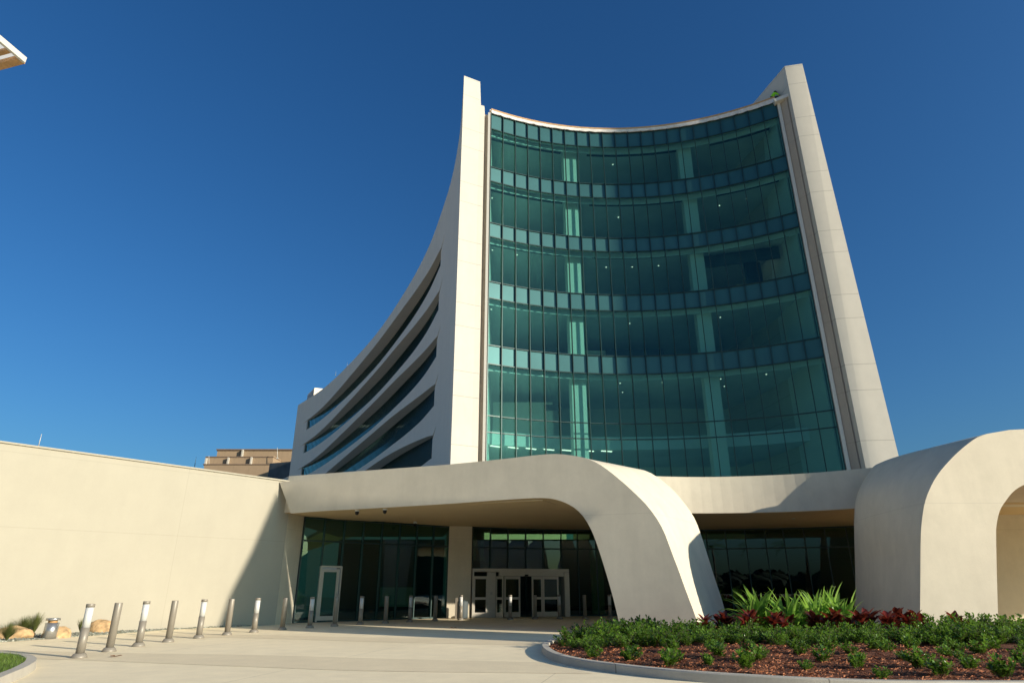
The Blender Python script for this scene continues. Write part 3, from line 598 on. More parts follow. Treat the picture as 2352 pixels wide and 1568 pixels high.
# hall inside
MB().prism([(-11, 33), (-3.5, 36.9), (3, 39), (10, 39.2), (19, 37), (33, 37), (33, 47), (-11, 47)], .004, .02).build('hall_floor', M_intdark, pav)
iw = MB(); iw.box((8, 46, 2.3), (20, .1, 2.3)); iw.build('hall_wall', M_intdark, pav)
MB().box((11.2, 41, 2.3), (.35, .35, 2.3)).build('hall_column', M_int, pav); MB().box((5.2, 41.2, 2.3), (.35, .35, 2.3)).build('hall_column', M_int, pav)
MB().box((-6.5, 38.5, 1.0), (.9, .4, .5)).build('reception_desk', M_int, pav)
m_ = MB(); vwall(m_, [(20.3, 35.2), (21, 30.4), (34, 29.2)], 0, HT - .005); m_.build('east_wall', M_arch, pav)

# ================================================================== SECOND ARCH (vehicle canopy)
pc_ = thing('vehicle_canopy', (16, 23, 0), 'large white arched drop-off canopy at right with a deep rounded shoulder and leg', 'canopy')
QF = lambda x, y: VP(x, y, 12, 20.45, 0); QB = lambda x, y: VP(x, y, 12, 27.0, 0)
FO2 = [(2113, 1476), (2113, 1426), (2114, 1333), (2115, 1234), (2118, 1192), (2125, 1151), (2140, 1113), (2158, 1084), (2183, 1055), (2208, 1031), (2241, 1006), (2266, 996), (2308, 988), (2352, 985), (2420, 983.5), (2560, 984)]
FI2 = [(2294, 1478), (2293, 1430), (2290, 1333), (2288, 1234), (2289, 1205), (2297, 1171), (2312, 1147), (2328, 1128), (2352, 1113), (2400, 1099), (2470, 1093), (2560, 1092)]
BO2 = [(1968, 1447), (1966, 1416), (1965, 1333), (1962, 1230), (1962, 1190), (1965, 1151), (1976, 1118), (1993, 1089), (2009, 1069)]
fo2 = [QF(*p) for p in FO2]; fo2 += [Vector((fo2[-1].x + 6, 20.45, fo2[-1].z)), Vector((34, 20.45, fo2[-1].z))]
fi2 = [QF(*p) for p in FI2]; fi2 += [Vector((fi2[-1].x + 5, 20.45, fi2[-1].z)), Vector((34, 20.45, fi2[-1].z))]
bo2 = [QB(*p) for p in BO2]; e = bo2[-1]; bo2 += [Vector((e.x + .45, 27, 6.36)), Vector((e.x + 1.2, 27, 6.40)), Vector((20, 27, 6.4)), Vector((34, 27, 6.4))]
bi2 = [Vector((p.x + 1.6 + (0), 27.0, min(p.z, 4.62))) for p in bo2]
def split_rs(P, key, n1, n2):   # keep the leg and the roof part in step
    k = key; a = spline(P[:k + 1], n1); b = spline(P[k:], n2); return a + b[1:]
fo2 = split_rs(fo2, 11, 44, 24); bo2 = split_rs(bo2, 9, 44, 24); fi2 = split_rs(fi2, 9, 44, 24); bi2 = split_rs(bi2, 9, 44, 24)
mid2 = []
for i, (p, q) in enumerate(zip(fo2, bo2)):
    m3 = lerp(p, q, .58); wgt = max(0, min(1, (m3.z - 2.5) / 2.5)) if i < 46 else max(0, 1 - (i - 46) / 8)
    mid2.append(m3 + Vector((-.42 * wgt, 0, 0)))
m_ = MB(); m_.strip(fi2, fo2, False)
n0 = len(m_.v); rows = []
for r in range(9):
    t = r / 8; rows.append([(1 - t) ** 2 * p + 2 * t * (1 - t) * (2 * m3 - .5 * (p + q)) + t * t * q for p, m3, q in zip(fo2, mid2, bo2)])
nC = len(fo2); m_.v += [tuple(p) for rw in rows for p in rw]
for r in range(8):
    for i in range(nC - 1): m_.f.append((n0 + r * nC + i, n0 + r * nC + i + 1, n0 + (r + 1) * nC + i + 1, n0 + (r + 1) * nC + i)); m_.sm.append(True)
m_.strip(bo2, bi2, False).strip(bi2, fi2); m_.build('arched_leg_beam', M_arch, pc_)
# panel added out of view, cut to throw the long shadow over the plaza
def npt(n_, x, z): return Vector((x, (n_ - .497 * x) / .868, z))
prof = [(18.17, 6.4), (18.17, 10.6), (18.6, 12.6), (19.3, 14.3), (20.05, 16.6), (20.2, 16.4), (20.45, 15.2), (21.0, 13.8), (22.05, 11.2), (22.3, 10.2), (21.5, 8.8), (21.5, 6.4)]
py = thing('shadow_caster_panel', npt(19.9, 20.3, 0), 'unseen white panel on one post, added to cast the long plaza shadow', 'shadow caster')
m_ = MB(); A = [npt(n_, 20.2, z) for n_, z in prof]; B = [npt(n_, 20.6, z) for n_, z in prof]
for i in range(len(A)): j = (i + 1) % len(A); m_.quad(A[i], A[j], B[j], B[i])
m_.quad(*A).quad(*reversed(B)); m_.build('caster_panel', M_arch, py); p = npt(19.9, 20.4, 0); MB().lathe(p, [(.3, 0), (.3, .05), (.17, .06), (.15, 6.5)], 16).build('post', M_steel, py)

# ================================================================== BOLLARDS
BX = [(-9.89, 16.05), (-10.11, 17.57), (-10.2, 19.07), (-10.14, 20.55), (-9.92, 22.01), (-9.62, 23.43), (-9.24, 24.82), (-8.68, 26.16), (-8.03, 27.45), (-7.37, 28.69), (-6.57, 29.87), (-5.69, 30.99), (-4.75, 32.03), (-3.69, 33.0), (-2.53, 33.88), (-.09, 35.3), (1.21, 35.85), (2.52, 36.3), (3.90, 36.7), (5.29, 37.0)]
BX = [(x, y) if i < 15 else (x * .975, y - .9) for i, (x, y) in enumerate(BX)]
def bollard(lit):
    t = thing('lit_bollard' if lit else 'plain_bollard', (0, 0, 0), 'x', 'bollard')
    fl = MB().lathe((0, 0, 0), [(.165, 0), (.165, .02), (.15, .05), (.125, .09), (.10, .10)], 24); fl.build('base_flange', M_steel, t)
    if lit:
        MB().lathe((0, 0, .09), [(.092, 0), (.092, .545)], 24).build('post', M_steel, t); MB().lathe((0, 0, .635), [(.086, 0), (.086, .43)], 24).build('lens', M_lens, t)
        MB().lathe((0, 0, 1.065), [(.093, 0), (.093, .07), (.088, .075)], 24).build('cap', M_steel, t)
    else:
        MB().lathe((0, 0, .09), [(.092, 0), (.092, 1.03), (.088, 1.04)], 24).build('post', M_steel, t)
    bo_ = MB()
    for k in range(4): a = k * math.pi / 2 + .6; bo_.lathe((.137 * math.cos(a), .137 * math.sin(a), .06), [(.012, 0), (.012, .025)], 8)
    return t
pl, pp_ = bollard(True), bollard(False); used = set()
for i, (x, y) in enumerate(BX):
    lit = (i % 2 == 0) if i < 15 else (i % 2 == 1)
    src = pl if lit else pp_
    o = src if lit not in used else copy_tree(src); used.add(lit)
    o.location = (x, y, .0); o.rotation_euler.z = i * .7
    o['label'] = ('grey bollard with white lens, ' if lit else 'plain grey steel bollard, ') + ORD[i] + ' post from the left'; o['group'] = 'bollards curving across the plaza'
# litter bin by the pier
lb = thing('litter_bin', (-2.55, 35.3, 0), 'dark round litter bin with pale side against the cream pier', 'litter bin')
MB().lathe((-2.55, 35.3, 0), [(.27, .02), (.28, .06), (.28, .78), (.25, .82), (.12, .88)], 24).build('bin_body', M_intdark, lb); MB().box((-2.86, 35.2, .5), (.05, .16, .5)).build('side_panel', M_steel, lb)
# low cylinder path light
c0 = VZ(112, 1466, 0); pt = thing('path_light', c0, 'short silver cylinder light with slotted top beside the gravel', 'path light')
MB().lathe(c0, [(.19, 0), (.19, .46)], 28).build('cylinder', M_brush, pt); MB().lathe(c0 + Vector((0, 0, .46)), [(.13, 0), (.13, .07)], 16).build('lamp_core', M_wood, pt); MB().lathe(c0 + Vector((0, 0, .53)), [(.20, 0), (.20, .06), (.18, .07)], 28).build('cap', M_brush, pt)

# ================================================================== PLANT ISLAND
KO = [(8.9, 10.95), (6.2, 10.95), (5.0, 11.2), (3.95, 11.65), (2.9, 12.3), (2.06, 13.15), (1.35, 14.15), (.9, 15.4), (.74, 16.9), (.8, 18.2), (1.15, 19.6), (1.9, 21.3), (3.0, 23.2)]
ko = spline([Vector((22, 12.8, 0)), Vector((14, 11.5, 0))] + [Vector((x, y, 0)) for x, y in KO] + [Vector((3.4, 26, 0)), Vector((5.5, 28.8, 0))], 120)
ki = []
for i, p in enumerate(ko):
    d = (ko[min(i + 1, 119)] - ko[max(i - 1, 0)]).normalized(); ki.append(p + Vector((d.y, -d.x, 0)) * .17)
KH = .155; up = Vector((0, 0, KH)); m_ = MB(); bev = Vector((0, 0, -.02))
lift = [lerp(p, q, .12) for p, q in zip(ko, ki)]
m_.strip(ko, [lerp(p, q, .04) + up + bev for p, q in zip(ko, ki)]).strip([lerp(p, q, .04) + up + bev for p, q in zip(ko, ki)], [p + up for p in lift]).strip([p + up for p in lift], [p + up for p in ki], False).strip([p + up for p in ki], ki)
kb = m_.build('kerb', M_kerb); kb['kind'] = 'structure'
def kerb_joint_note(): pass
poly = [(p.x, p.y) for p in ki] + [(14, 29.5), (22, 25)]
def inside(x, y, P=poly):
    c = False; n = len(P)
    for i in range(n):
        x1, y1 = P[i]; x2, y2 = P[(i + 1) % n]
        if (y1 > y) != (y2 > y) and x < (x2 - x1) * (y - y1) / (y2 - y1) + x1: c = not c
    return c
def edge_dist(x, y): return min(math.hypot(x - p.x, y - p.y) for p in ki)
def mz(x, y): return .10 + .16 * min(1, edge_dist(x, y) / 3.0) + .03 * math.sin(x * 2.1 + y) * math.sin(y * 1.7)
bm = bmesh.new(); gs = .25; grid = {}
for ix in range(0, 86):
    for iy in range(0, 76):
        x, y = .8 + ix * gs, 10.9 + iy * gs
        if inside(x, y) : grid[ix, iy] = bm.verts.new((x, y, mz(x, y)))
for (ix, iy) in list(grid):
    q = [(ix, iy), (ix + 1, iy), (ix + 1, iy + 1), (ix, iy + 1)]
    if all(k in grid for k in q): bm.faces.new([grid[k] for k in q])
me = bpy.data.meshes.new('mulch_bed'); bm.to_mesh(me); bm.free(); me.materials.append(M_mulch); o = bpy.data.objects.new('mulch_bed', me); COL.objects.link(o)
for p_ in me.polygons: p_.use_smooth = True
o['kind'] = 'structure'
m_ = MB().prism(poly, .0, .09); u_ = m_.build('planting_soil', M_mulch); u_['kind'] = 'structure'
ch_ = MB()
for _ in range(16000):
    x, y = random.uniform(.9, 10.5), random.uniform(11.1, 19.5)
    if y > 12.5 and random.random() < (y - 12.5) / 9: continue
    if not inside(x, y) or edge_dist(x, y) < .05: continue
    z = mz(x, y) + .012; a = random.uniform(0, 6.3); l_ = random.uniform(.012, .038); w2 = random.uniform(.004, .009); tl = random.uniform(-.5, .5)
    dx, dy = math.cos(a) * l_, math.sin(a) * l_; ex, ey = -math.sin(a) * w2, math.cos(a) * w2
    ch_.quad((x - dx - ex, y - dy - ey, z - tl * l_ * .5), (x + dx - ex, y + dy - ey, z + tl * l_ * .5 + .01), (x + dx + ex, y + dy + ey, z + tl * l_ * .5 + .02), (x - dx + ex, y - dy + ey, z + .012))
cho = ch_.build('mulch', M_chip); tag(cho, 'loose red brown bark mulch chips covering the plant bed', 'mulch', kind='stuff')

# shrubs
def leaf(mb, p, d, n, L_, W, fold=.25, segs=((0, 0), (.25, .8), (.6, 1), (.88, .6), (1, 0)), droop=0):
    d = d.normalized(); s = d.cross(n).normalized(); n = s.cross(d)
    b = len(mb.v); C_ = []; 
    for t, w_ in segs:
        c = p + d * (L_ * t) - Vector((0, 0, droop * t * t)); mb.v.append(tuple(c)); hw = W / 2 * w_
        mb.v.append(tuple(c + s * hw + n * hw * fold)); mb.v.append(tuple(c - s * hw + n * hw * fold))
    for i in range(len(segs) - 1):
        o_ = b + i * 3; mb.f.append((o_, o_ + 3, o_ + 4, o_ + 1)); mb.f.append((o_, o_ + 2, o_ + 5, o_ + 3)); mb.sm += [True, True]
def shrub_mesh(h, wdt, nst, seed, dens=1.0):
    rn = random.Random(seed); lf = MB(); st = MB(); sg = ((0, .15), (.35, .85), (.7, 1), (1, .12))
    for _ in range(nst):
        a = rn.uniform(0, 6.28); r0 = rn.uniform(0, wdt * .25); lean = rn.uniform(.15, 1.25); H = h * rn.uniform(.5, 1.08) * (1.1 - .25 * lean)
        P = [Vector((math.cos(a) * (r0 + lean * wdt * .5 * t ** 1.3), math.sin(a) * (r0 + lean * wdt * .5 * t ** 1.3), H * t)) for t in (0, .3, .6, 1)]
        st.tube(P, .007, .003, 4)
        n_ = int(26 * dens)
        for k in range(n_):
            t = .22 + .78 * (k / n_) ** .8; i = min(int(t * 3), 2); p = lerp(P[i], P[i + 1], t * 3 - i if t < 1 else 1); b = rn.uniform(0, 6.28)
            out = Vector((math.cos(b), math.sin(b), rn.uniform(.1, 1.0) + (.9 if k > n_ - 5 else 0)))
            q = p + Vector((math.cos(b), math.sin(b), 0)) * rn.uniform(0, .05)
            leaf(lf, q, out, Vector((rn.uniform(-.4, .4), rn.uniform(-.4, .4), 1)), rn.uniform(.05, .078), rn.uniform(.036, .054), .2, sg)
    return lf, st
protos = []
for k in range(6):
    small = k < 3
    lf, st = shrub_mesh(.27 if small else .46, .40 if small else .60, (9, 8, 10, 18, 19, 17)[k], 30 + k)
    t = thing('shrub', (0, 0, 0), 'x', 'shrub'); lf.build('foliage', M_leaf, t); st.build('stem', M_stem, t); protos.append(t)
usedp = set(); leafy = random.Random(3)
def place_shrub(k, x, y, s, label, group):
    o = protos[k] if k not in usedp else copy_tree(protos[k]); usedp.add(k)
    o.location = (x, y, mz(x, y) - .03); o.rotation_euler.z = leafy.uniform(0, 6.28); o.scale = (s * leafy.uniform(.85, 1.15), s * leafy.uniform(.85, 1.15), s * leafy.uniform(.85, 1.15)); o['label'] = label; o['group'] = group
LEG1 = [(2.9, 24.6), (6.9, 22.4), (9.6, 26.8), (5, 29)]
def vis_x(x, y): return x / (y * CP - 1.2 * SP) * F + 1176
front_rows = [(11.65, 1.0), (12.45, .95), (13.25, .95), (14.1, .9), (14.95, .85)]
for r, (y0, sp) in enumerate(front_rows):
    xs = []
    x = .9 + (r % 2) * sp * .5
    while x < 11.5:
        xx, yy = x + leafy.uniform(-.16, .16), y0 + leafy.uniform(-.2, .2) + (-.012 * (x - 6) ** 2 * 0)
        if inside(xx, yy) and edge_dist(xx, yy) > .38 and vis_x(xx, yy) < 2420: xs.append((xx, yy))
        x += sp
    for i, (xx, yy) in enumerate(xs):
        place_shrub(leafy.choice((0, 1, 2)), xx, yy, leafy.uniform(.65, 1.25), 'small green shrub in the mulch, ' + ORD[i] + ' from left in the ' + ORD[r] + ' row from the kerb', 'sparse green shrubs in the front rows of the mulch bed')
dense_rows = [(16.0, .52), (16.4, .50), (16.7, .50), (17.25, .5), (17.8, .5)]
for r, (y0, sp) in enumerate(dense_rows):
    xs = []; x = .9 + (r % 2) * sp * .5
    while x < 14.5:
        xx, yy = x + leafy.uniform(-.1, .1), y0 + leafy.uniform(-.12, .12)
        if r == 0 and leafy.random() < .25 and xx < 9: x += sp; continue
        if inside(xx, yy) and edge_dist(xx, yy) > .3 and vis_x(xx, yy) < 2420: xs.append((xx, yy))
        x += sp
    for i, (xx, yy) in enumerate(xs):
        sc_ = leafy.uniform(.72, 1.2) * (1.0 if xx > 3 else .8) * (1.12 if xx > 10 else 1)
        place_shrub(leafy.choice((3, 4, 5)), xx, yy, sc_ * .78, 'leafy green shrub in the dense band, ' + ORD[i] + ' from left in its ' + ORD[r] + ' row', 'dense band of green shrubs behind the sparse rows')
back_rows = [(19.0, 1.2, 5.6), (19.8, 1.4, 5.6), (20.7, 1.9, 4.4), (18.4, 1.0, 5.8)]
for r, (y0, xa, xb) in enumerate(back_rows):
    x = xa; i = 0
    while x < xb:
        xx, yy = x + leafy.uniform(-.1, .1), y0 + leafy.uniform(-.15, .15)
        if inside(xx, yy) and edge_dist(xx, yy) > .3:
            place_shrub(leafy.choice((3, 4, 5)), xx, yy, leafy.uniform(.85, 1.15), 'green shrub before the canopy leg, ' + ORD[i] + ' from left in its ' + ORD[r] + ' row', 'green shrubs in front of the curved canopy leg'); i += 1
        x += .52
i = 0
for y0 in (18.4, 19.1):
    x = 11.0 if y0 < 19 else 12.2
    while x < 15:
        if vis_x(x, y0) < 2440: place_shrub(leafy.choice((3, 4, 5)), x, y0, 1.2, 'taller green shrub at the right end of the bed, ' + ORD[i] + ' from left', 'taller green shrubs by the drop-off canopy leg'); i += 1
        x += .55
# red cordyline-like plants
def red_mesh(seed):
    rn = random.Random(seed); lf = MB(); st = MB()
    for s_ in range(rn.choice((3, 4))):
        bx, by = rn.uniform(-.15, .15), rn.uniform(-.15, .15); H = rn.uniform(.22, .42); st.tube([(bx, by, 0), (bx * 1.2, by * 1.2, H)], .012, .01, 5)
        for k in range(9):
            a = k * 2.4 + rn.uniform(-.3, .3); u = rn.uniform(.25, 1.5); leaf(lf, Vector((bx * 1.2, by * 1.2, H - .02 * k)), Vector((math.cos(a), math.sin(a), u)), Vector((-math.cos(a) * .6, -math.sin(a) * .6, 1)), rn.uniform(.26, .42), rn.uniform(.11, .165), .35, ((0, .12), (.2, .65), (.5, 1), (.8, .6), (1, .02)), rn.uniform(.02, .14))
    return lf, st
rp_ = []
for k in range(3):
    lf, st = red_mesh(60 + k); t = thing('red_leaf_plant', (0, 0, 0), 'x', 'plant'); lf.build('foliage', M_red, t); st.build('stem', M_stem, t); rp_.append(t)
ur = set(); rpos = sorted([(5.2, 18.9), (5.8, 19.1), (6.25, 18.5), (6.6, 18.9), (7.15, 18.35), (7.5, 18.8), (8.1, 18.3), (8.6, 18.5), (9.5, 18.6), (10.0, 18.35), (10.3, 18.9), (10.7, 18.5), (11.2, 18.8), (12.0, 18.7), (8.9, 18.0), (10.9, 19.2)])
for i, (x, y) in enumerate(rpos):
    k = i % 3; o = rp_[k] if k not in ur else copy_tree(rp_[k]); ur.add(k); o.location = (x, y, mz(x, y)); o.rotation_euler.z = i * 1.3; s_ = leafy.uniform(.95, 1.3); o.scale = (s_, s_, s_ * 1.05)
    o['label'] = 'dark red broad leaved plant behind the shrubs, ' + ORD[i] + ' from the left'; o['group'] = 'dark red plants between shrubs and lilies'
# strap-leaved lilies
def strap(lf, base, a, L_, lean, W, rn):
    P = []; n_ = 8; th = math.pi / 2 - lean * .35; x = z = 0; st_ = L_ / n_
    for k in range(n_ + 1):
        P.append((x, z)); x += math.cos(th) * st_; z += math.sin(th) * st_; th -= lean * (.06 + .02 * k)
    b = len(lf.v); dx, dy = math.cos(a), math.sin(a); tw = rn.uniform(-.5, .5)
    for k, (x, z) in enumerate(P):
        t = k / n_; hw = W / 2 * min(1, .45 + 1.6 * t) * (1 - t ** 4) + .002; sx_, sy_ = -math.sin(a + tw * t), math.cos(a + tw * t)
        c = base + Vector((dx * x, dy * x, z)); lf.v += [tuple(c), (c.x + sx_ * hw, c.y + sy_ * hw, c.z + hw * .45), (c.x - sx_ * hw, c.y - sy_ * hw, c.z + hw * .45)]
    for k in range(n_): o_ = b + 3 * k; lf.f.append((o_, o_ + 3, o_ + 4, o_ + 1)); lf.f.append((o_, o_ + 2, o_ + 5, o_ + 3)); lf.sm += [True, True]
lpos = [(6.75, 19.4, 1.0), (7.2, 19.8, 1.08), (7.65, 19.3, .92), (8.1, 19.7, 1.0), (8.5, 19.25, .95), (8.95, 19.7, 1.08), (9.3, 19.35, .95)]
for i, (x, y, s_) in enumerate(lpos):
    rn = random.Random(90 + i); t = thing('strap_leaf_lily', (x, y, mz(x, y)), 'large lily clump with bright green strap leaves, ' + ORD[i] + ' from the left', 'plant'); t['group'] = 'strap leaved lilies behind the red plants'
    lf = MB()
    for k in range(52):
        a = rn.uniform(0, 6.28); strap(lf, Vector((x + rn.uniform(-.16, .16), y + rn.uniform(-.16, .16), mz(x, y))), a, rn.uniform(.85, 1.4) * s_, rn.choice((.5, .8, 1.1, 1.6, 2.4)), rn.uniform(.09, .14), rn)
    lf.build('foliage', M_lily, t)
    if i in (5, 2):
        fp = V(1914, 1348, 19.6) if i == 5 else V(1840, 1362, 19.6)
        MB().tube([(x, y, mz(x, y)), lerp(Vector((x, y, .3)), fp, .6) + Vector((0, 0, .1)), fp], .014, .008, 6).build('flower_stalk', M_lily, t)
        fl = MB()
        for k in range(14): a = k * 2.4; leaf(fl, fp, Vector((math.cos(a), math.sin(a), .3)), Vector((0, 0, 1)), .09, .03)
        fl.build('flower', M_flower, t)

# ================================================================== LEFT LAWN CORNER
LK = [(-17, 16.3), (-13.0, 16.2), (-11.4, 15.75), (-10.55, 15.3), (-9.95, 14.7), (-9.5, 14.1), (-9.15, 13.5), (-8.75, 12.7), (-8.45, 12.0), (-7.7, 10.4), (-6.5, 8.6)]
lo = spline([Vector((x, y, 0)) for x, y in LK], 70); li = []
for i, p in enumerate(lo): d = (lo[min(i + 1, 69)] - lo[max(i - 1, 0)]).normalized(); li.append(p + Vector((d.y, -d.x, 0)) * .2)
m_ = MB(); m_.strip(lo, [lerp(p, q, .12) + up for p, q in zip(lo, li)]).strip([lerp(p, q, .12) + up for p, q in zip(lo, li)], [p + up for p in li]).strip([p + up for p in li], li); k2 = m_.build('kerb', M_kerb); k2['kind'] = 'structure'
lp = [(p.x, p.y) for p in li] + [(-17, 8.6)]
lawn = MB().prism(lp, 0, .12).build('lawn', mat('lawn_soil', (.06, .08, .02), .9, var=.3, vscale=20)); lawn['kind'] = 'structure'
gb = MB(); rn = random.Random(5); cnt = 0
while cnt < 26000:
    x, y = rn.uniform(-13.5, -7.6), rn.uniform(10.8, 16.2); cnt += 1
    if not inside(x, y, lp) or vis_x(x, y) < -60: continue
    h = rn.uniform(.04, .085) * (1.0 if rn.random() < .95 else 1.3); a = rn.uniform(0, 6.28); w2 = .0035; lx, ly = rn.uniform(-.03, .03), rn.uniform(-.03, .03)
    gb.quad((x - math.cos(a) * w2, y - math.sin(a) * w2, .12), (x + math.cos(a) * w2, y + math.sin(a) * w2, .12), (x + lx * .5 + math.cos(a) * w2 * .8, y + ly * .5 + math.sin(a) * w2 * .8, .12 + h * .6), (x + lx, y + ly, .12 + h))
tag(gb.build('grass', M_grass), 'short green lawn grass in the kerbed corner', 'grass', kind='stuff')

# ================================================================== GRAVEL STRIP, BOULDERS, TUFTS
gp = [(-10.9, 28.85), (-12.1, 27.5), (-13.1, 26.2), (-13.6, 24.4), (-14.3, 22.2), (-14.9, 20.6), (-16.5, 18.6), (-20, 16.5)]
gr_ = MB().prism(gp + [(-28, 11.3)] + [(WALLB.x, WALLB.y)] + [(-11.0, 28.9)], .004, .03).build('gravel_strip', M_gravel); gr_['kind'] = 'structure'
gst = MB(); rn = random.Random(11); n_ = 0
def wallside(x, y): return (Vector((x, y)) - Vector((-10.2, 29.7))).dot(wn_) > .05
while n_ < 2600:
    x, y = rn.uniform(-19, -11.2), rn.uniform(17.5, 28.5)
    if not inside(x, y, gp + [(-28, 11.3), (WALLB.x, WALLB.y), (-11, 28.9)]): n_ += .2; continue
    n_ += 1; r_ = rn.uniform(.02, .045); z = .03
    q = [Vector((x + r_ * math.cos(t), y + r_ * math.sin(t), z)) for t in (0, 1.57, 3.14, 4.71)]; tp = Vector((x + rn.uniform(-.01, .01), y, z + r_ * .9))
    for k in range(4): gst.quad(q[k], q[(k + 1) % 4], tp)
tag(gst.build('gravel', M_gravel), 'grey gravel stones along the foot of the white wall', 'gravel', kind='stuff')
def boulder(c, sx_, sy_, sz_, seed, label):
    bm = bmesh.new(); bmesh.ops.create_icosphere(bm, subdivisions=4, radius=1); rn = random.Random(seed); from mathutils import noise as mn
    for v_ in bm.verts:
        n_ = mn.noise(v_.co * 1.1 + Vector((seed, 0, 0))) * .22 + abs(mn.noise(v_.co * 2.6 + Vector((0, seed, 0)))) * .16; v_.co *= 1 + n_
        v_.co.x *= sx_; v_.co.y *= sy_; v_.co.z = v_.co.z * sz_
    me = bpy.data.meshes.new('boulder'); bm.to_mesh(me); bm.free(); me.materials.append(M_boulder); o = bpy.data.objects.new('boulder', me); COL.objects.link(o); o.location = (c.x, c.y, sz_ * .2)
    for p_ in me.polygons: p_.use_smooth = True
    tag(o, label, 'boulder', 'golden boulders on the gravel')
boulder(VZ(130, 1463, 0), .42, .35, .26, 3, 'small golden boulder right beside the silver path light')
boulder(VZ(228, 1452, 0), .46, .36, .34, 8, 'rounded golden boulder behind the two leftmost bollards')
boulder(VZ(22, 1466, 0), .70, .34, .30, 14, 'wide golden boulder at the far left behind grass')
for i, (px, py, h, n_, sp) in enumerate(((50, 1462, .60, 1000, .75), (76, 1458, .66, 420, .38), (14, 1472, .5, 600, .8), (183, 1457, .48, 420, .38))):
    c = VZ(px, py, 0); rn = random.Random(40 + i); tf = MB()
    t = thing('grass_tuft', (c.x, c.y, 0), ['low spreading grass tuft before the far left boulder', 'upright wispy grass tuft left of the silver path light', 'drooping grass tuft at the left picture edge', 'small grass tuft between path light and second boulder'][i], 'grass tuft', 'grass tufts on the gravel')
    for k in range(n_):
        a = rn.uniform(0, 6.28); l_ = h * rn.uniform(.6, 1.15); ln = rn.uniform(0, sp); P = []
        for q in range(5): u = q / 4; P.append(Vector((c.x + math.cos(a) * ln * u ** 1.6 * l_ * 1.4, c.y + math.sin(a) * ln * u ** 1.6 * l_ * 1.4, l_ * (u - .25 * ln * u * u))))
        hw = .0065; s_ = Vector((-math.sin(a), math.cos(a), 0))
        A = [p - s_ * hw * (1 - q / 4.5) for q, p in enumerate(P)]; B = [p + s_ * hw * (1 - q / 4.5) for q, p in enumerate(P)]; tf.strip(A, B)
    tf.build('blades', M_tuft, t)
M_dry = mat('dry_leaf', (.25, .11, .04), .8, var=.3, vscale=30)
for i, (px, py, s_) in enumerate(((263, 1508, 1), (1040, 1442, 1.1))):
    c = VZ(px, py, .006); m_ = MB()
    for a, l_ in ((.2, .16), (2.6, .12), (3.6, .10), (5.2, .07)): leaf(m_, c + Vector((0, 0, .01)), Vector((math.cos(a), math.sin(a), .15)), Vector((0, 0, 1)), l_ * s_, .07, .5)
    tag(m_.build('fallen_leaf', M_dry, loc=c), ['curled brown fallen leaf near the second bollard', 'brown fallen leaf on the plaza before the cream pier'][i], 'leaf')

# ================================================================== SLATTED SHADE CANOPY, top left
ZC = 15.0
c0 = VZ(56, 143, ZC); c1 = VZ(0, 96, ZC); c2 = VZ(0, 158, ZC)
e1 = (c1 - c0).normalized(); e2 = (c2 - c0).normalized()
sc = thing('slatted_shade_canopy', (c0.x - 6, c0.y, 0), 'corner of a slatted timber shade canopy with pale metal edge at top left', 'canopy')
L1, L2 = 9.0, 10.0
u_ = Vector((0, 0, 1)); m_ = MB(); m_.bar(c0 + u_ * .06, c0 + e1 * L1 + u_ * .06, .08, .17); m_.build('edge_beam', M_lightframe, sc)
m_ = MB(); m_.bar(c0 + e2 * .03 + e1 * .06 + u_ * .05, c0 + e2 * L2 + u_ * .05 + e1 * .12, .20, .14); m_.bar(c0 + e1 * L1 + u_ * .05, c0 + e1 * L1 + e2 * L2 + u_ * .05, .1, .12); m_.bar(c0 + e2 * L2 + u_ * .05, c0 + e1 * L1 + e2 * L2 + u_ * .05, .1, .12); m_.build('frame_beam', M_wood, sc)
m_ = MB(); k = .40
while k < L1 - .1: m_.bar(c0 + e1 * k + e2 * .04 + u_ * .05, c0 + e1 * k + e2 * L2 + u_ * .05, .12, .10); k += .33
m_.build('timber_slat', M_wood, sc)
ms = bpy.data.materials.new('translucent_roof_sheet'); nt, b_ = nodes(ms); tl = NN(nt, 'ShaderNodeBsdfTranslucent'); tl.inputs[0].default_value = (1, .97, .9, 1); nt.links.new(tl.outputs[0], nt.nodes['Material Output'].inputs[0])
q0, q1, q2, q3 = [p + u_ * .16 for p in (c0 + e1 * .05 + e2 * .05, c0 + e1 * L1, c0 + e1 * L1 + e2 * L2, c0 + e2 * L2 + e1 * .05)]
sh = MB(); A = [q0, q1, q2, q3]; B = [p + u_ * .01 for p in A]; sh.quad(*A).quad(*reversed(B))
for i in range(4): sh.quad(A[i], A[(i + 1) % 4], B[(i + 1) % 4], B[i])
sh.build('roof_sheet', ms, sc)
for q in (c0 + e2 * 7.0 + e1 * .8, c0 + e2 * 7.0 + e1 * 8.2): MB().box((q.x, q.y, ZC / 2), (.15, .15, ZC / 2)).build('post', M_brush, sc)

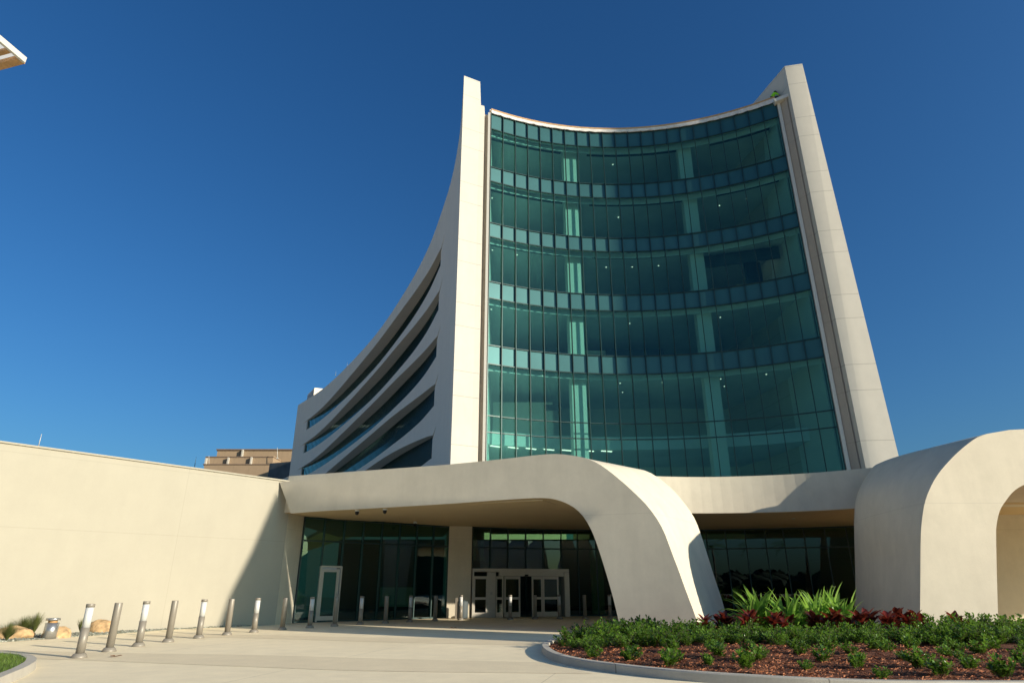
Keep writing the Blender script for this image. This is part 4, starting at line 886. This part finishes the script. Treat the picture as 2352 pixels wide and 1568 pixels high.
# ================================================================== ADDED SHADE COLUMN AND WOOD BEHIND THE CAMERA
cx_, cy_ = 9.9 + .868 * 95, 42.9 - .497 * 95  # column added out of view; its shadow darkens half of the tower glass
shade_col = thing('shade_column', (cx_, cy_, 0), 'unseen slender column added to shade the right half of the tower glass', 'chimney')
MB().lathe((cx_, cy_, 0), [(1.5, 0), (1.35, 30), (1.2, 74), (1.35, 74.2), (1.35, 75)], 24).build('shaft', M_kerb, shade_col)
wd_ = MB(); rn = random.Random(77)
for k in range(640):
    a = rn.uniform(-1.25, 1.85); rr_ = rn.uniform(95, 125); x, y = math.sin(a) * rr_, -math.cos(a) * rr_; h = rn.uniform(2.5, 5.5) * (1 if a < .8 else 1.9); w2 = rn.uniform(1.5, 4.5); n_ = 9
    b0 = len(wd_.v)
    for i in range(6):
        for j in range(n_):
            r_ = w2 * math.sin(math.pi * (i + .5) / 6) * rn.uniform(.7, 1.15); t_ = 6.283 * j / n_; wd_.v.append((x + r_ * math.cos(t_), y + r_ * math.sin(t_), h * (i / 5) * rn.uniform(.9, 1.1)))
    for i in range(5):
        for j in range(n_): wd_.f.append((b0 + i * n_ + j, b0 + i * n_ + (j + 1) % n_, b0 + (i + 1) * n_ + (j + 1) % n_, b0 + (i + 1) * n_ + j)); wd_.sm.append(False)
tag(wd_.build('distant_wood', mat('dark_foliage', (.012, .022, .008), .9)), 'distant belt of trees seen only as a dark reflection in the entrance glass', 'trees', kind='stuff')

# ================================================================== PALMS BEHIND THE CAMERA (seen as reflections)
def palm(x, y, h, seed, label):
    rn = random.Random(seed); t = thing('palm_tree', (x, y, 0), label, 'palm tree', 'palm trees across the plaza')
    MB().tube([(x, y, 0), (x + .2, y, h * .5), (x + .1, y, h)], .22, .15, 10).build('trunk', M_bark, t); fr = MB()
    for k in range(22):
        a = k * 2.4; el = rn.uniform(-.2, 1.2); L_ = rn.uniform(2.0, 2.8); P = []
        for q in range(9): u = q / 8; P.append(Vector((x + .1 + math.cos(a) * L_ * u * math.cos(el * .6), y + math.sin(a) * L_ * u * math.cos(el * .6), h + math.sin(el) * L_ * u - 1.3 * u * u)))
        for q in range(1, 9):
            for s_ in (-1, 1):
                for z_ in range(2):
                    p = lerp(P[q - 1], P[q], z_ * .5); d = (P[q] - P[q - 1]).normalized(); sd_ = Vector((-math.sin(a), math.cos(a), 0)) * s_
                    leaf(fr, p, sd_ + d * .6 + Vector((0, 0, -.4)), Vector((0, 0, 1)), .7 * (1 - .06 * q), .06, .1, ((0, .5), (.5, 1), (1, 0)))
    fr.build('crown', M_leaf, t)
palm(-9, -24, 6.5, 1, 'slender palm tree across the plaza, seen reflected in the entrance glass'); palm(3, -30, 7.5, 2, 'taller palm tree mirrored in the glass over the sliding doors'); palm(16, -26, 6.2, 3, 'short palm tree mirrored in the glass right of the canopy leg')
